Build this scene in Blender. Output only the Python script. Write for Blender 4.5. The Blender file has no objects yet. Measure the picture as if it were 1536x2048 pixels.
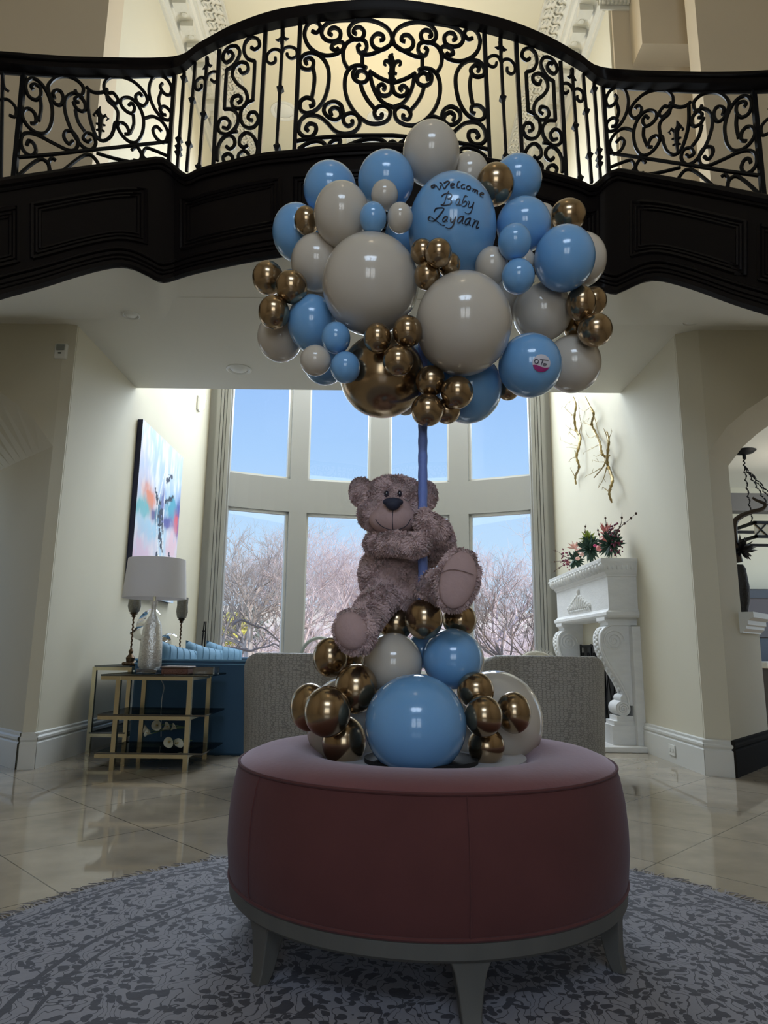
import bpy, bmesh, math, random
from mathutils import Vector, Matrix, noise as mnoise
import numpy as np
random.seed(7)
C = bpy.context.scene.collection
PI = math.pi

# ------------------------------------------------------------------ camera
FPX = 1400.0; TILT = math.radians(11.15); ROLL = 0.0109; CAMH = 0.8
R0 = Vector((1, 0, 0)); U0 = Vector((0, -math.sin(TILT), math.cos(TILT))); FW = Vector((0, math.cos(TILT), math.sin(TILT)))
RT = math.cos(ROLL)*R0 + math.sin(ROLL)*U0
UP = -math.sin(ROLL)*R0 + math.cos(ROLL)*U0
cd = bpy.data.cameras.new('camera'); cam = bpy.data.objects.new('camera', cd); C.objects.link(cam)
M = Matrix((RT, UP, -FW)).transposed().to_4x4(); M.translation = Vector((0, 0, CAMH)); cam.matrix_world = M
cd.sensor_fit = 'VERTICAL'; cd.sensor_height = 36.0; cd.lens = 36.0*FPX/2048.0; cd.clip_end = 400; cd.clip_start = 0.02
sc = bpy.context.scene; sc.camera = cam
sc.view_settings.view_transform = 'Standard'; sc.view_settings.look = 'None'
sc.view_settings.exposure = 0.12; sc.view_settings.gamma = 1.0; sc.view_settings.use_curve_mapping = False
sc.cycles.max_bounces = 8; sc.cycles.diffuse_bounces = 4; sc.cycles.glossy_bounces = 4
sc.cycles.transparent_max_bounces = 12; sc.cycles.caustics_reflective = False; sc.cycles.caustics_refractive = False
sc.cycles.sample_clamp_indirect = 4.0

# ------------------------------------------------------------------ sky (brighter towards the sun, which stands behind the house)
w = bpy.data.worlds.new('sky'); sc.world = w; w.use_nodes = True
nt = w.node_tree; nt.nodes.clear()
o_ = nt.nodes.new('ShaderNodeOutputWorld'); bg = nt.nodes.new('ShaderNodeBackground')
tc = nt.nodes.new('ShaderNodeTexCoord'); sx = nt.nodes.new('ShaderNodeSeparateXYZ'); rp = nt.nodes.new('ShaderNodeValToRGB')
nt.links.new(tc.outputs['Generated'], sx.inputs[0]); nt.links.new(sx.outputs['Z'], rp.inputs[0])
e = rp.color_ramp.elements
e[0].position = 0.0; e[0].color = (0.78, 0.90, 1.0, 1)
e[1].position = 0.55; e[1].color = (0.22, 0.42, 0.92, 1)
k = e.new(0.14); k.color = (0.56, 0.78, 1.0, 1)
k = e.new(0.27); k.color = (0.42, 0.67, 1.0, 1)
mr = nt.nodes.new('ShaderNodeMapRange'); mr.inputs['From Min'].default_value = 0.2; mr.inputs['From Max'].default_value = -0.9
mr.inputs['To Min'].default_value = SKY1 = 1.0; mr.inputs['To Max'].default_value = 3.0
nt.links.new(sx.outputs['Y'], mr.inputs['Value']); nt.links.new(mr.outputs[0], bg.inputs['Strength'])
nt.links.new(rp.outputs[0], bg.inputs['Color']); nt.links.new(bg.outputs[0], o_.inputs['Surface'])

def light(name, kind, loc, power, color=(1, 1, 1), size=(1, 1), aim=None, angle=None, label=None):
    d = bpy.data.lights.new(name, kind); d.energy = power; d.color = color
    if kind == 'AREA': d.shape = 'RECTANGLE'; d.size, d.size_y = size
    if kind == 'POINT': d.shadow_soft_size = size[0]
    if kind == 'SPOT': d.shadow_soft_size = size[0]; d.spot_size = angle or 1.5; d.spot_blend = .7
    if kind == 'SUN': d.angle = .01
    o = bpy.data.objects.new(name, d); C.objects.link(o); o.location = loc
    if aim is not None: o.rotation_euler = (Vector(aim)-Vector(loc)).to_track_quat('-Z', 'Y').to_euler()
    return o
light('sun_light', 'SUN', (12, -1.2, 12), 5.0, (1, .93, .84), aim=(0, 10, -5))
# daylight through the tall upper panes of the bow window
light('bow_window_daylight', 'AREA', (-.05, 9.0, 5.1), 350, (.80, .90, 1.0), (3.4, 3.2), aim=(0, 4.6, 1.2))
# daylight through the entrance door glass and the transom behind the viewer
light('transom_daylight', 'AREA', (.03, -3.12, 4.6), 75, (.72, .86, 1.0), (2.5, 1.1), aim=(.03, 2, 2.6))
light('entrance_door_daylight', 'AREA', (.03, -3.12, 1.5), 16, (1.0, .92, .80), (1.7, 1.5), aim=(.03, 2, 1.5))
# living room chandelier out of frame; the hall point is added warm fill
light('chandelier_glow_over_living_room', 'POINT', (-.1, 6.9, 6.3), 52, (1.0, .80, .52), (.25, .25))
light('hall_warm_fill', 'POINT', (0, .6, 6.6), 9, (1.0, .82, .58), (.3, .3))

# ------------------------------------------------------------------ pixel -> place helpers
def ray(px, py):
    return FW + (px-768)/FPX*RT + (1024-py)/FPX*UP
O = Vector((0, 0, CAMH))
def atY(px, py, Y): d = ray(px, py); return O + d*(Y/d.y)
def atZ(px, py, Z): d = ray(px, py); return O + d*((Z-CAMH)/d.z)
def atX(px, py, X): d = ray(px, py); return O + d*(X/d.x)
def onplane(px, py, p, n): d = ray(px, py); return O + d*((p-O).dot(n)/d.dot(n))
def scale_at(p): return (p-O).dot(FW)/FPX      # metres per pixel

# ------------------------------------------------------------------ materials
def mat(name, col, rough=.5, metal=0, spec=.5, coat=0, var=0, vscale=5, bump=0, bscale=30, sheen=0, emit=None, estr=0, transl=0, stretch=None, coords='Object', sheencol=None):
    m = bpy.data.materials.new(name); m.use_nodes = True; n = m.node_tree; b = n.nodes['Principled BSDF']
    b.inputs['Base Color'].default_value = (*col, 1); b.inputs['Roughness'].default_value = rough; b.inputs['Metallic'].default_value = metal
    b.inputs['Specular IOR Level'].default_value = spec; b.inputs['Coat Weight'].default_value = coat; b.inputs['Sheen Weight'].default_value = sheen
    if coat: b.inputs['Coat Roughness'].default_value = .04
    if sheencol: b.inputs['Sheen Tint'].default_value = (*sheencol, 1)
    if emit: b.inputs['Emission Color'].default_value = (*emit, 1); b.inputs['Emission Strength'].default_value = estr
    t = n.nodes.new('ShaderNodeTexCoord'); mp = n.nodes.new('ShaderNodeMapping'); n.links.new(t.outputs[coords], mp.inputs[0])
    if stretch: mp.inputs['Scale'].default_value = stretch
    if var:
        nz = n.nodes.new('ShaderNodeTexNoise'); nz.inputs['Scale'].default_value = vscale; nz.inputs['Detail'].default_value = 5
        mx = n.nodes.new('ShaderNodeMix'); mx.data_type = 'RGBA'
        mx.inputs['A'].default_value = (*[max(0, c*(1-var)) for c in col], 1); mx.inputs['B'].default_value = (*[min(1, c*(1+var)) for c in col], 1)
        n.links.new(mp.outputs[0], nz.inputs['Vector']); n.links.new(nz.outputs['Fac'], mx.inputs['Factor']); n.links.new(mx.outputs['Result'], b.inputs['Base Color'])
    if bump:
        nb = n.nodes.new('ShaderNodeTexNoise'); nb.inputs['Scale'].default_value = bscale; nb.inputs['Detail'].default_value = 4
        bp = n.nodes.new('ShaderNodeBump'); bp.inputs['Strength'].default_value = bump; bp.inputs['Distance'].default_value = .01
        n.links.new(mp.outputs[0], nb.inputs['Vector']); n.links.new(nb.outputs['Fac'], bp.inputs['Height']); n.links.new(bp.outputs[0], b.inputs['Normal'])
    if transl:
        tr = n.nodes.new('ShaderNodeBsdfTranslucent'); tr.inputs[0].default_value = (*col, 1)
        ms = n.nodes.new('ShaderNodeMixShader'); ms.inputs[0].default_value = transl
        out = n.nodes['Material Output']
        n.links.new(b.outputs[0], ms.inputs[1]); n.links.new(tr.outputs[0], ms.inputs[2]); n.links.new(ms.outputs[0], out.inputs[0])
    return m
def glass(name, tint=(1, 1, 1), refl=.05, rough=.0):
    m = bpy.data.materials.new(name); m.use_nodes = True; n = m.node_tree; n.nodes.clear()
    out = n.nodes.new('ShaderNodeOutputMaterial'); t = n.nodes.new('ShaderNodeBsdfTransparent'); g = n.nodes.new('ShaderNodeBsdfGlossy'); x = n.nodes.new('ShaderNodeMixShader')
    t.inputs[0].default_value = (*tint, 1); g.inputs['Roughness'].default_value = rough; x.inputs[0].default_value = refl
    n.links.new(t.outputs[0], x.inputs[1]); n.links.new(g.outputs[0], x.inputs[2]); n.links.new(x.outputs[0], out.inputs[0]); return m

WALL = mat('cream_plaster', (.66, .62, .49), .75, var=.04, vscale=2, bump=.12, bscale=8)
UPWALL = mat('upper_beige_plaster', (.60, .51, .38), .8, var=.04, vscale=2, bump=.1, bscale=8)
CEIL = mat('ceiling_plaster', (.72, .70, .62), .8, var=.03, vscale=2, bump=.1, bscale=6)
UPCEIL = mat('upper_ceiling_plaster', (.72, .67, .52), .8)
TRIM = mat('white_trim_paint', (.68, .68, .64), .4)
WFRAME = mat('window_frame_paint', (.37, .37, .35), .5)
CORN = mat('carved_plaster', (.68, .66, .58), .7, bump=.5, bscale=25)
WOOD = mat('dark_walnut', (.006, .0045, .005), .4, spec=.12, var=.3, vscale=6, stretch=(1, 1, 12))
IRON = mat('wrought_iron', (.005, .005, .006), .5, spec=.15)
PANE = glass('window_glass', (.97, .98, 1), .05)
DGLASS = glass('smoked_glass', (.25, .30, .33), .22)
CLEAR = glass('clear_crystal', (.85, .88, .9), .28, .02)
BRASS = mat('champagne_metal', (.72, .66, .46), .25, 1)
STONE = mat('white_limestone', (.74, .74, .72), .6, var=.10, vscale=9, bump=.15, bscale=30, stretch=(1, 1, 3))
BLUEF = mat('blue_velvet', (.025, .075, .14), .75, sheen=.25, var=.15, vscale=4, sheencol=(.4, .7, 1))
BLUEC = mat('light_blue_velvet', (.12, .26, .40), .7, sheen=.5, var=.1, vscale=5, sheencol=(.5, .8, 1))
BLACK = mat('black_lacquer', (.01, .01, .012), .3)
WHITEP = mat('white_plastic', (.75, .75, .70), .4)
BLUEL = mat('blue_latex', (.20, .45, .80), .16, coat=.6, transl=.12, var=.03, vscale=8)
CREAML = mat('cream_latex', (.64, .58, .50), .16, coat=.6, transl=.12, var=.03, vscale=8)
GOLDL = mat('chrome_gold_latex', (.37, .27, .165), .2, .95, var=.06, vscale=20)
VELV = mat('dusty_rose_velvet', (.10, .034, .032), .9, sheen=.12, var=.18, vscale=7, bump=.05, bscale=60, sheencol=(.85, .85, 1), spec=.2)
VELV_LIT = mat('dusty_rose_velvet_lit_top', (.17, .058, .058), .85, sheen=.7, var=.18, vscale=7, bump=.05, bscale=60, sheencol=(.9, .82, .95), spec=.2)  # same velvet, paler with more sheen: window light painted into the seat top
GREYW = mat('silver_washed_wood', (.10, .097, .086), .5, var=.25, vscale=14, stretch=(1, 1, .3))
FUR = mat('dusty_mauve_plush', (.58, .42, .42), .95, spec=.1, var=.14, vscale=110, sheen=.4)
SUEDE = mat('mauve_suede', (.45, .315, .31), .9, spec=.1, var=.10, vscale=25, bump=.2, bscale=60)
NAVY = mat('navy_felt', (.02, .024, .05), .7)
EYE = mat('glossy_black_eye', (.01, .012, .03), .08, coat=1)
PERI = mat('periwinkle_wrapped_pole', (.16, .24, .62), .5, bump=.3, bscale=90)

# ------------------------------------------------------------------ mesh helpers
class MB:
    def __init__(s): s.v = []; s.f = []
    def add(s, vs, fs):
        b = len(s.v); s.v += [tuple(v) for v in vs]; s.f += [tuple(i+b for i in f) for f in fs]; return s
    def box(s, x0, x1, y0, y1, z0, z1):
        vs = [(x, y, z) for x in (x0, x1) for y in (y0, y1) for z in (z0, z1)]
        return s.add(vs, [(0, 1, 3, 2), (4, 6, 7, 5), (0, 4, 5, 1), (2, 3, 7, 6), (0, 2, 6, 4), (1, 5, 7, 3)])
    def tube(s, pts, r, n=6, cap=True, up=None):
        pts = [Vector(p) for p in pts]; N = len(pts)
        rs = r if isinstance(r, (list, tuple)) else [r]*N
        T = []
        for i in range(N):
            t = pts[min(i+1, N-1)]-pts[max(i-1, 0)]
            T.append(t.normalized() if t.length > 1e-9 else Vector((0, 0, 1)))
        a = Vector(up) if up else (Vector((0, 0, 1)) if abs(T[0].z) < .9 else Vector((1, 0, 0)))
        u = (a-T[0]*a.dot(T[0])).normalized(); vs = []
        for i in range(N):
            u = u-T[i]*u.dot(T[i])
            if u.length < 1e-6: u = T[i].orthogonal()
            u.normalize(); v = T[i].cross(u)
            for k in range(n):
                an = 2*PI*(k+.5)/n; vs.append(pts[i]+(u*math.cos(an)+v*math.sin(an))*rs[i])
        fs = [(i*n+k, i*n+(k+1) % n, (i+1)*n+(k+1) % n, (i+1)*n+k) for i in range(N-1) for k in range(n)]
        if cap: fs += [tuple(range(n))[::-1], tuple((N-1)*n+k for k in range(n))]
        return s.add(vs, fs)
    def lathe(s, prof, c=(0, 0, 0), n=24, sx=1, sy=1):
        vs = []; N = len(prof)
        for r, z in prof:
            for k in range(n):
                a = 2*PI*k/n; vs.append((c[0]+r*math.cos(a)*sx, c[1]+r*math.sin(a)*sy, c[2]+z))
        fs = [(i*n+k, i*n+(k+1) % n, (i+1)*n+(k+1) % n, (i+1)*n+k) for i in range(N-1) for k in range(n)]
        fs += [tuple(range(n))[::-1], tuple((N-1)*n+k for k in range(n))]
        return s.add(vs, fs)
    def ell(s, c, rx, ry, rz, nu=20, nv=12, axes=None):
        c = Vector(c); A = axes or (Vector((1, 0, 0)), Vector((0, 1, 0)), Vector((0, 0, 1))); vs = []
        for j in range(1, nv):
            ph = PI*j/nv
            for i in range(nu):
                th = 2*PI*i/nu
                vs.append(c+A[0]*(rx*math.sin(ph)*math.cos(th))+A[1]*(ry*math.sin(ph)*math.sin(th))+A[2]*(rz*math.cos(ph)))
        b = len(vs); vs += [c+A[2]*rz, c-A[2]*rz]
        fs = [(j*nu+i, (j+1)*nu+i, (j+1)*nu+(i+1) % nu, j*nu+(i+1) % nu) for j in range(nv-2) for i in range(nu)]
        fs += [(b, i, (i+1) % nu) for i in range(nu)] + [(b+1, (nv-2)*nu+(i+1) % nu, (nv-2)*nu+i) for i in range(nu)]
        return s.add(vs, fs)
    def loft(s, rows, close=False):
        m = len(rows[0]); vs = [p for r in rows for p in r]
        fs = [(j*m+i, j*m+i+1, (j+1)*m+i+1, (j+1)*m+i) for j in range(len(rows)-1) for i in range(m-1)]
        if close: fs += [(j*m+m-1, j*m, (j+1)*m, (j+1)*m+m-1) for j in range(len(rows)-1)]
        return s.add(vs, fs)
    def prism(s, poly, d):      # poly: list of Vectors, d: extrusion Vector
        n = len(poly); d = Vector(d); vs = [Vector(p) for p in poly]+[Vector(p)+d for p in poly]
        return s.add(vs, [tuple(range(n))[::-1], tuple(range(n, 2*n))]+[(i, (i+1) % n, n+(i+1) % n, n+i) for i in range(n)])
    def build(s, name, m, parent=None, smooth=True, ang=40, bevel=0, recalc=True):
        me = bpy.data.meshes.new(name); me.from_pydata(s.v, [], s.f)
        if recalc:
            bm = bmesh.new(); bm.from_mesh(me); bmesh.ops.recalc_face_normals(bm, faces=bm.faces); bm.to_mesh(me); bm.free()
        me.materials.append(m)
        if smooth: me.shade_smooth(); me.set_sharp_from_angle(angle=math.radians(ang))
        o = bpy.data.objects.new(name, me); C.objects.link(o)
        if bevel:
            bv = o.modifiers.new('bevel', 'BEVEL'); bv.width = bevel; bv.segments = 2; bv.limit_method = 'ANGLE'
        if parent:
            o.parent = parent; o.matrix_parent_inverse = parent.matrix_world.inverted() if False else Matrix.Translation(-parent.location)
        return o
def tag(o, label, cat, group=None):
    o['label'] = label; o['category'] = cat
    if group: o['group'] = group
    return o
def thing(name, label, cat, loc, group=None):
    o = bpy.data.objects.new(name, None); C.objects.link(o); o.location = loc; o.empty_display_size = .1
    return tag(o, label, cat, group)
def struct(o, label=None):
    o['kind'] = 'structure'
    if label: o['label'] = label
    return o
def cr(pts, n=8, closed=False):      # Catmull-Rom
    P = [Vector(p) for p in pts]; out = []; N = len(P)
    for i in range(N-1):
        p0 = P[max(i-1, 0)]; p1 = P[i]; p2 = P[i+1]; p3 = P[min(i+2, N-1)]
        for k in range(n):
            t = k/n; out.append(.5*((2*p1)+(-p0+p2)*t+(2*p0-5*p1+4*p2-p3)*t*t+(-p0+3*p1-3*p2+p3)*t**3))
    out.append(P[-1]); return out
def lerp(tab, x):
    if x <= tab[0][0]: return tab[0][1]
    for (a, b), (c, d) in zip(tab, tab[1:]):
        if x <= c: return b+(d-b)*(x-a)/(c-a)
    return tab[-1][1]

# ================================================================== THE SETTING
LX, RX = -2.32, 2.19           # side walls of the living room
YW = 4.9                       # plane of the hall-side pillars
YF = 8.75; ZC = 3.17; ZH = 7.6; ZB = 3.95
# floor: polished stone tiles laid on the diagonal
fm = bpy.data.materials.new('polished_stone_tile'); fm.use_nodes = True; n = fm.node_tree; b = n.nodes['Principled BSDF']
t = n.nodes.new('ShaderNodeTexCoord'); mp = n.nodes.new('ShaderNodeMapping'); mp.inputs['Rotation'].default_value = (0, 0, PI/4); mp.inputs['Location'].default_value = (.11, .17, 0)
br = n.nodes.new('ShaderNodeTexBrick'); br.offset = 0; br.inputs['Scale'].default_value = 1; br.inputs['Brick Width'].default_value = .6; br.inputs['Row Height'].default_value = .6
br.inputs['Mortar Size'].default_value = .0025; br.inputs['Color1'].default_value = (.40, .345, .265, 1); br.inputs['Color2'].default_value = (.36, .31, .235, 1); br.inputs['Mortar'].default_value = (.10, .085, .065, 1)
nz = n.nodes.new('ShaderNodeTexNoise'); nz.inputs['Scale'].default_value = 5; nz.inputs['Detail'].default_value = 8
mx = n.nodes.new('ShaderNodeMix'); mx.data_type = 'RGBA'; mx.blend_type = 'OVERLAY'; mx.inputs['Factor'].default_value = .4
n.links.new(t.outputs['Object'], mp.inputs[0]); n.links.new(mp.outputs[0], br.inputs[0]); n.links.new(t.outputs['Object'], nz.inputs[0])
n.links.new(br.outputs['Color'], mx.inputs['A']); n.links.new(nz.outputs['Fac'], mx.inputs['B']); n.links.new(mx.outputs['Result'], b.inputs['Base Color'])
b.inputs['Roughness'].default_value = .045; b.inputs['Specular IOR Level'].default_value = .8
FLOOR = fm
f = MB().box(-6, 7.5, -3.2, 9.6, -.12, 0); struct(f.build('floor', FLOOR, smooth=False))

def wallbox(name, x0, x1, y0, y1, z0, z1, m=WALL): return struct(MB().box(x0, x1, y0, y1, z0, z1).build(name, m, smooth=False))
wallbox('wall_left', LX-.12, LX, YW+.02, YF+.1, 0, ZH)
wr_ = MB(); wr_.box(RX, RX+.12, YW+.06, YF+.35, 0, ZC+.1); wr_.box(RX, RX+.12, 5.9, YF+.35, ZC+.1, ZH); struct(wr_.build('wall_right', WALL, smooth=False))
# hall enclosure behind the camera
wallbox('wall_hall_left', -4.6, -4.5, -3.2, YW+.15, 0, ZH, UPWALL)
wallbox('wall_hall_right', 4.5, 4.6, -3.2, YW+.15, 0, ZH, UPWALL)
wallbox('ceiling_upper', -6, 7.5, -3.2, 9.8, ZH, ZH+.1, UPCEIL)
# entrance wall with arched door glass and a transom window
eb = MB(); Y0, Y1 = -3.3, -3.2
for a in ((-4.6, -.95, 0, ZH), (1.0, 4.6, 0, ZH), (-.95, 1.0, 0, .5), (-.95, 1.0, 2.45, 4.0), (-1.3, 1.35, 5.2, ZH)):
    eb.box(a[0], a[1], Y0, Y1, a[2], a[3])
struct(eb.build('wall_entrance', UPWALL, smooth=False))
fr = MB()
for x in (-.95, -.5, -.06, 0.06, .5, .95): fr.box(x-.03, x+.03, -3.2, -3.1, .5, 2.45)
for z in (1.1, 1.8): fr.box(-.95, 1, -3.19, -3.11, z-.02, z+.02)
fr.box(-.1, .14, -3.2, -3.1, .5, 2.45)
struct(fr.build('door_1', IRON, smooth=False))
fr = MB()
for x in (-1.2, -.6, .02, .64, 1.26): fr.box(x-.03, x+.03, -3.2, -3.1, 4.0, 5.2)
fr.box(-.06, .1, -3.2, -3.1, 4.0, 5.2); fr.box(-1.3, 1.3, -3.19, -3.11, 4.58, 4.62)
struct(fr.build('window_9', WFRAME, smooth=False))

# facing pillar strips and the splayed jambs of the two side archways
def pillar(side):
    sgn = -1 if side == 'left' else 1
    A = Vector((LX, YW, 0)) if sgn < 0 else Vector((RX, YW+.04, 0))
    B = Vector((-2.40, YW-.02, 0)) if sgn < 0 else Vector((2.33, YW-.04, 0))
    D = Vector((-2.95, YW+.56, 0)) if sgn < 0 else Vector((2.94, YW+.64, 0))
    far = Vector((-3.6, 6.0, 0)) if sgn < 0 else D
    b = MB()
    zsp = 2.22
    # facing strip full height to the ceiling and the jamb below the spring line
    b.prism([A, B, B+Vector((sgn*.02, .3, 0)), A+Vector((sgn*.03, .3, 0))], (0, 0, 1)); b.v = [(x, y, z*(ZC+.2)) for x, y, z in b.v]
    return b, A, B, D, far, zsp
for side in ('left', 'right'):
    b, A, B, D, far, zsp = pillar(side); sg = -1 if side == 'left' else 1
    hj = zsp if side == 'right' else zsp
    j = MB()
    if side == 'right':
        B2 = B+(D-B)*.52
        j.add([B, B2, B2+Vector((0, 0, zsp)), B+Vector((0, 0, zsp))], [(0, 1, 2, 3)])
        j.add([B2, D, D+Vector((0, 0, 1.0)), B2+Vector((0, 0, 1.0))], [(0, 1, 2, 3)])
        back = Vector((-.02, .14, 0))
        j.add([B2, B2+back*1.0, B2+back+Vector((0, 0, zsp)), B2+Vector((0, 0, zsp))], [(0, 1, 2, 3)])
        j.add([B2+Vector((0, 0, 1)), D+Vector((0, 0, 1)), D+back+Vector((0, 0, 1)), B2+back+Vector((0, 0, 1))], [(0, 1, 2, 3)])
    else:
        B2 = B+(D-B)*.62
        j.add([B, far, far+Vector((0, 0, zsp)), B+Vector((0, 0, zsp))], [(0, 1, 2, 3)])
    # arch: wall over the opening, front edge curve + soffit + back edge
    N = 14; L = 2.2
    fe = []; be = []
    for i in range(N+1):
        u = i/N
        x = B.x+sg*L*u
        z = zsp+.62*math.sin(PI*min(u, 1))**.75 if u > 0 else zsp
        fe.append(Vector((x, B.y, z)))
        if side == 'left': be.append(Vector((B.x+(far.x-B.x)*u, B.y+(far.y-B.y)*u, zsp)))
        else: be.append(Vector((B2.x+sg*(L-.5)*u, B2.y, zsp+(.50*math.sin(PI*u)**.8 if 0 < u < 1 else 0))))
    zt = ZC+.05
    b.loft([fe, [Vector((p.x, p.y, zt)) for p in fe]])
    b.loft([fe, be])
    if side == 'right': b.loft([be, [Vector((p.x, p.y, zt)) for p in be]])
    # last pier of the archway on the outer side
    xo = B.x+sg*L; b.box(min(xo, sg*4.6), max(xo, sg*4.6), B.y, B.y+.5, 0, zt)
    b.v += j.v; off = len(b.v)-len(j.v); b.f += [tuple(i+off for i in q) for q in j.f]
    struct(b.build('wall_archway_'+side, WALL, smooth=False))
    # baseboards
    bb = MB()
    def base(p, q, out, h=.235, th=.025):
        p = Vector(p); q = Vector(q); out = Vector(out).normalized()
        prof = [(th, 0), (th, h*.70), (th*.65, h*.74), (th*1.05, h*.80), (th*1.05, h*.86), (th*.5, h*.90), (th*.55, h*.97), (0, h)]
        bb.loft([[p+out*o+Vector((0, 0, z)) for o, z in prof], [q+out*o+Vector((0, 0, z)) for o, z in prof]])
    base(A+Vector((sg*-.0, -.02, 0)), Vector((A.x, YF, 0)), (-sg, 0, 0))
    base(B, A+Vector((-sg*.025, 0, 0)), (0, -1, 0))
    if side == 'left': base(B, far, Vector((sg*.6, -.55, 0)))
    struct(bb.build('baseboard_'+side, TRIM, smooth=False))
_, A, B, D, far, zsp = pillar('right'); bb = MB()
base(B+Vector((-.012, -.012, 0)), D, Vector((.6, -.55, 0)), h=.235); bb.add([B+Vector((-.012, -.012, 0)), B+Vector((.004, -.036, 0)), B+Vector((.004, -.036, .235)), B+Vector((-.012, -.012, .235))], [(0, 1, 2, 3)])
struct(bb.build('baseboard_archway', mat('dark_baseboard', (.02, .018, .016), .85, spec=.1), smooth=False))
# ledge moulding on the half wall of the right archway
_, A, B, D, far, zsp = pillar('right')
d = (D-B).normalized(); nrm = Vector((d.y, -d.x, 0)); s0 = B+(D-B)*.44; s1 = B+(D-B)*.98
prof = [(-.14, .99), (.02, .99), (.02, 1.0), (.045, 1.02), (.045, 1.04), (.06, 1.05), (.06, 1.08), (.10, 1.10), (.10, 1.14), (-.14, 1.14)]
lb = MB().loft([[s0+nrm*o+Vector((0, 0, z-.04)) for o, z in prof], [s1+nrm*o+Vector((0, 0, z-.04)) for o, z in prof]])
for s_ in (s0, s1): lb.add([s_+nrm*o+Vector((0, 0, z-.04)) for o, z in prof], [tuple(range(len(prof)))])
struct(lb.build('trim_2', TRIM, smooth=False))

# ---- upper storey facing walls
wallbox('wall_upper_left', -4.6, LX+.003, 4.86, 5.14, ZC+.06, ZH, UPWALL)
ur = MB(); ur.box(RX+.02, 3.3, 5.86, 5.98, ZC, ZH); ur.box(2.38, 3.35, 5.60, 5.88, 6.42, ZH)
struct(ur.build('wall_upper_right', UPWALL, smooth=False))
wallbox('wall_upper_right_near', 2.66, 4.6, 5.12, 5.3, ZC, ZH, UPWALL)

# ---- bow window wall
cc, sag = 1.98, .55
RB = (cc*cc+sag*sag)/(2*sag); CX = -.045; CYB = YF+.08+sag-RB
def bow(px, py=790):
    d = ray(px, py); a = d.x**2+d.y**2; bq = -2*(CX*d.x+CYB*d.y); c_ = CX**2+CYB**2-RB**2
    k = (-bq+math.sqrt(max(0, bq*bq-4*a*c_)))/(2*a); return Vector((d.x*k, d.y*k, 0))
def bang(p): return math.atan2(p.x-CX, p.y-CYB)
def bp_(a, r=0): return Vector((CX+math.sin(a)*(RB+r), CYB+math.cos(a)*(RB+r), 0))
edges = [bang(bow(x)) for x in (465, 587, 621, 743, 779, 897, 934, 1058)]
zt0, zt1 = 2.60, 3.05
wb = MB()
def arcblock(mb, a0, a1, z0, z1, r0=0, r1=.16, n=6):
    rows = []
    for i in range(n+1):
        a = a0+(a1-a0)*i/n; p = bp_(a, r0); q = bp_(a, r1)
        rows.append([p+Vector((0, 0, z0)), q+Vector((0, 0, z0)), q+Vector((0, 0, z1)), p+Vector((0, 0, z1))])
    mb.loft(rows, True); mb.add(rows[0], [(0, 1, 2, 3)]); mb.add(rows[-1], [(0, 1, 2, 3)])
arcblock(wb, edges[0]-.02, edges[-1]+.02, 0, .5, n=24)
arcblock(wb, edges[0]-.02, edges[-1]+.02, zt0, zt1, n=24)
arcblock(wb, edges[0]-.02, edges[-1]+.02, 6.9, ZH, n=24)
for a, b2 in ((1, 2), (3, 4), (5, 6)): arcblock(wb, edges[a], edges[b2], .5, 6.9)
pl = bp_(edges[0]); pr = bp_(edges[-1])
wb.box(LX-.1, pl.x-.02, pl.y+.02, pl.y+.2, 0, ZH); wb.box(pr.x+.02, RX+.1, pr.y+.02, pr.y+.2, 0, ZH)
struct(wb.build('wall_far', WFRAME, smooth=False))
tb = MB()      # fluted casings at both ends of the bow
for p, s_ in ((pl, -1), (pr, 1)):
    for k, (o, w_) in enumerate(((0, .045), (.055, .03), (.095, .03), (.135, .045))):
        x = p.x+s_*o; tb.box(min(x, x+s_*w_), max(x, x+s_*w_), p.y-.06+.012*(k % 2), p.y+.03, .0, ZH)
    tb.box(min(p.x-s_*.02, p.x+s_*.2), max(p.x-s_*.02, p.x+s_*.2), p.y-.03, p.y+.05, 0, ZH)
struct(tb.build('trim_1', WFRAME, smooth=False))
wn = 1
for lvl, (z0, z1) in enumerate(((.5, zt0), (zt1, 6.9))):
    for a, b2 in ((0, 1), (2, 3), (4, 5), (6, 7)):
        e0, e1 = edges[a], edges[b2]
        P = bp_(e0, .09); Q = bp_(e1, .09); mid = (P+Q)/2
        d = (Q-P).normalized(); nn = Vector((-d.y, d.x, 0))
        f = MB(); t_ = .035
        def bar(p, q, z0_, z1_):
            f.prism([p-nn*.03+Vector((0, 0, z0_)), q-nn*.03+Vector((0, 0, z0_)), q+nn*.03+Vector((0, 0, z0_)), p+nn*.03+Vector((0, 0, z0_))], (0, 0, z1_-z0_))
        bar(P, P+d*t_, z0, z1); bar(Q-d*t_, Q, z0, z1); bar(P, Q, z0, z0+t_); bar(P, Q, z1-t_, z1)
        fo = struct(f.build('window_%d' % wn, TRIM, smooth=False))
        g = MB().prism([P-nn*.004+Vector((0, 0, z0)), Q-nn*.004+Vector((0, 0, z0)), Q+nn*.004+Vector((0, 0, z0)), P+nn*.004+Vector((0, 0, z0))], (0, 0, z1-z0))
        g.build('pane', PANE, fo, smooth=False); wn += 1

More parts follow.
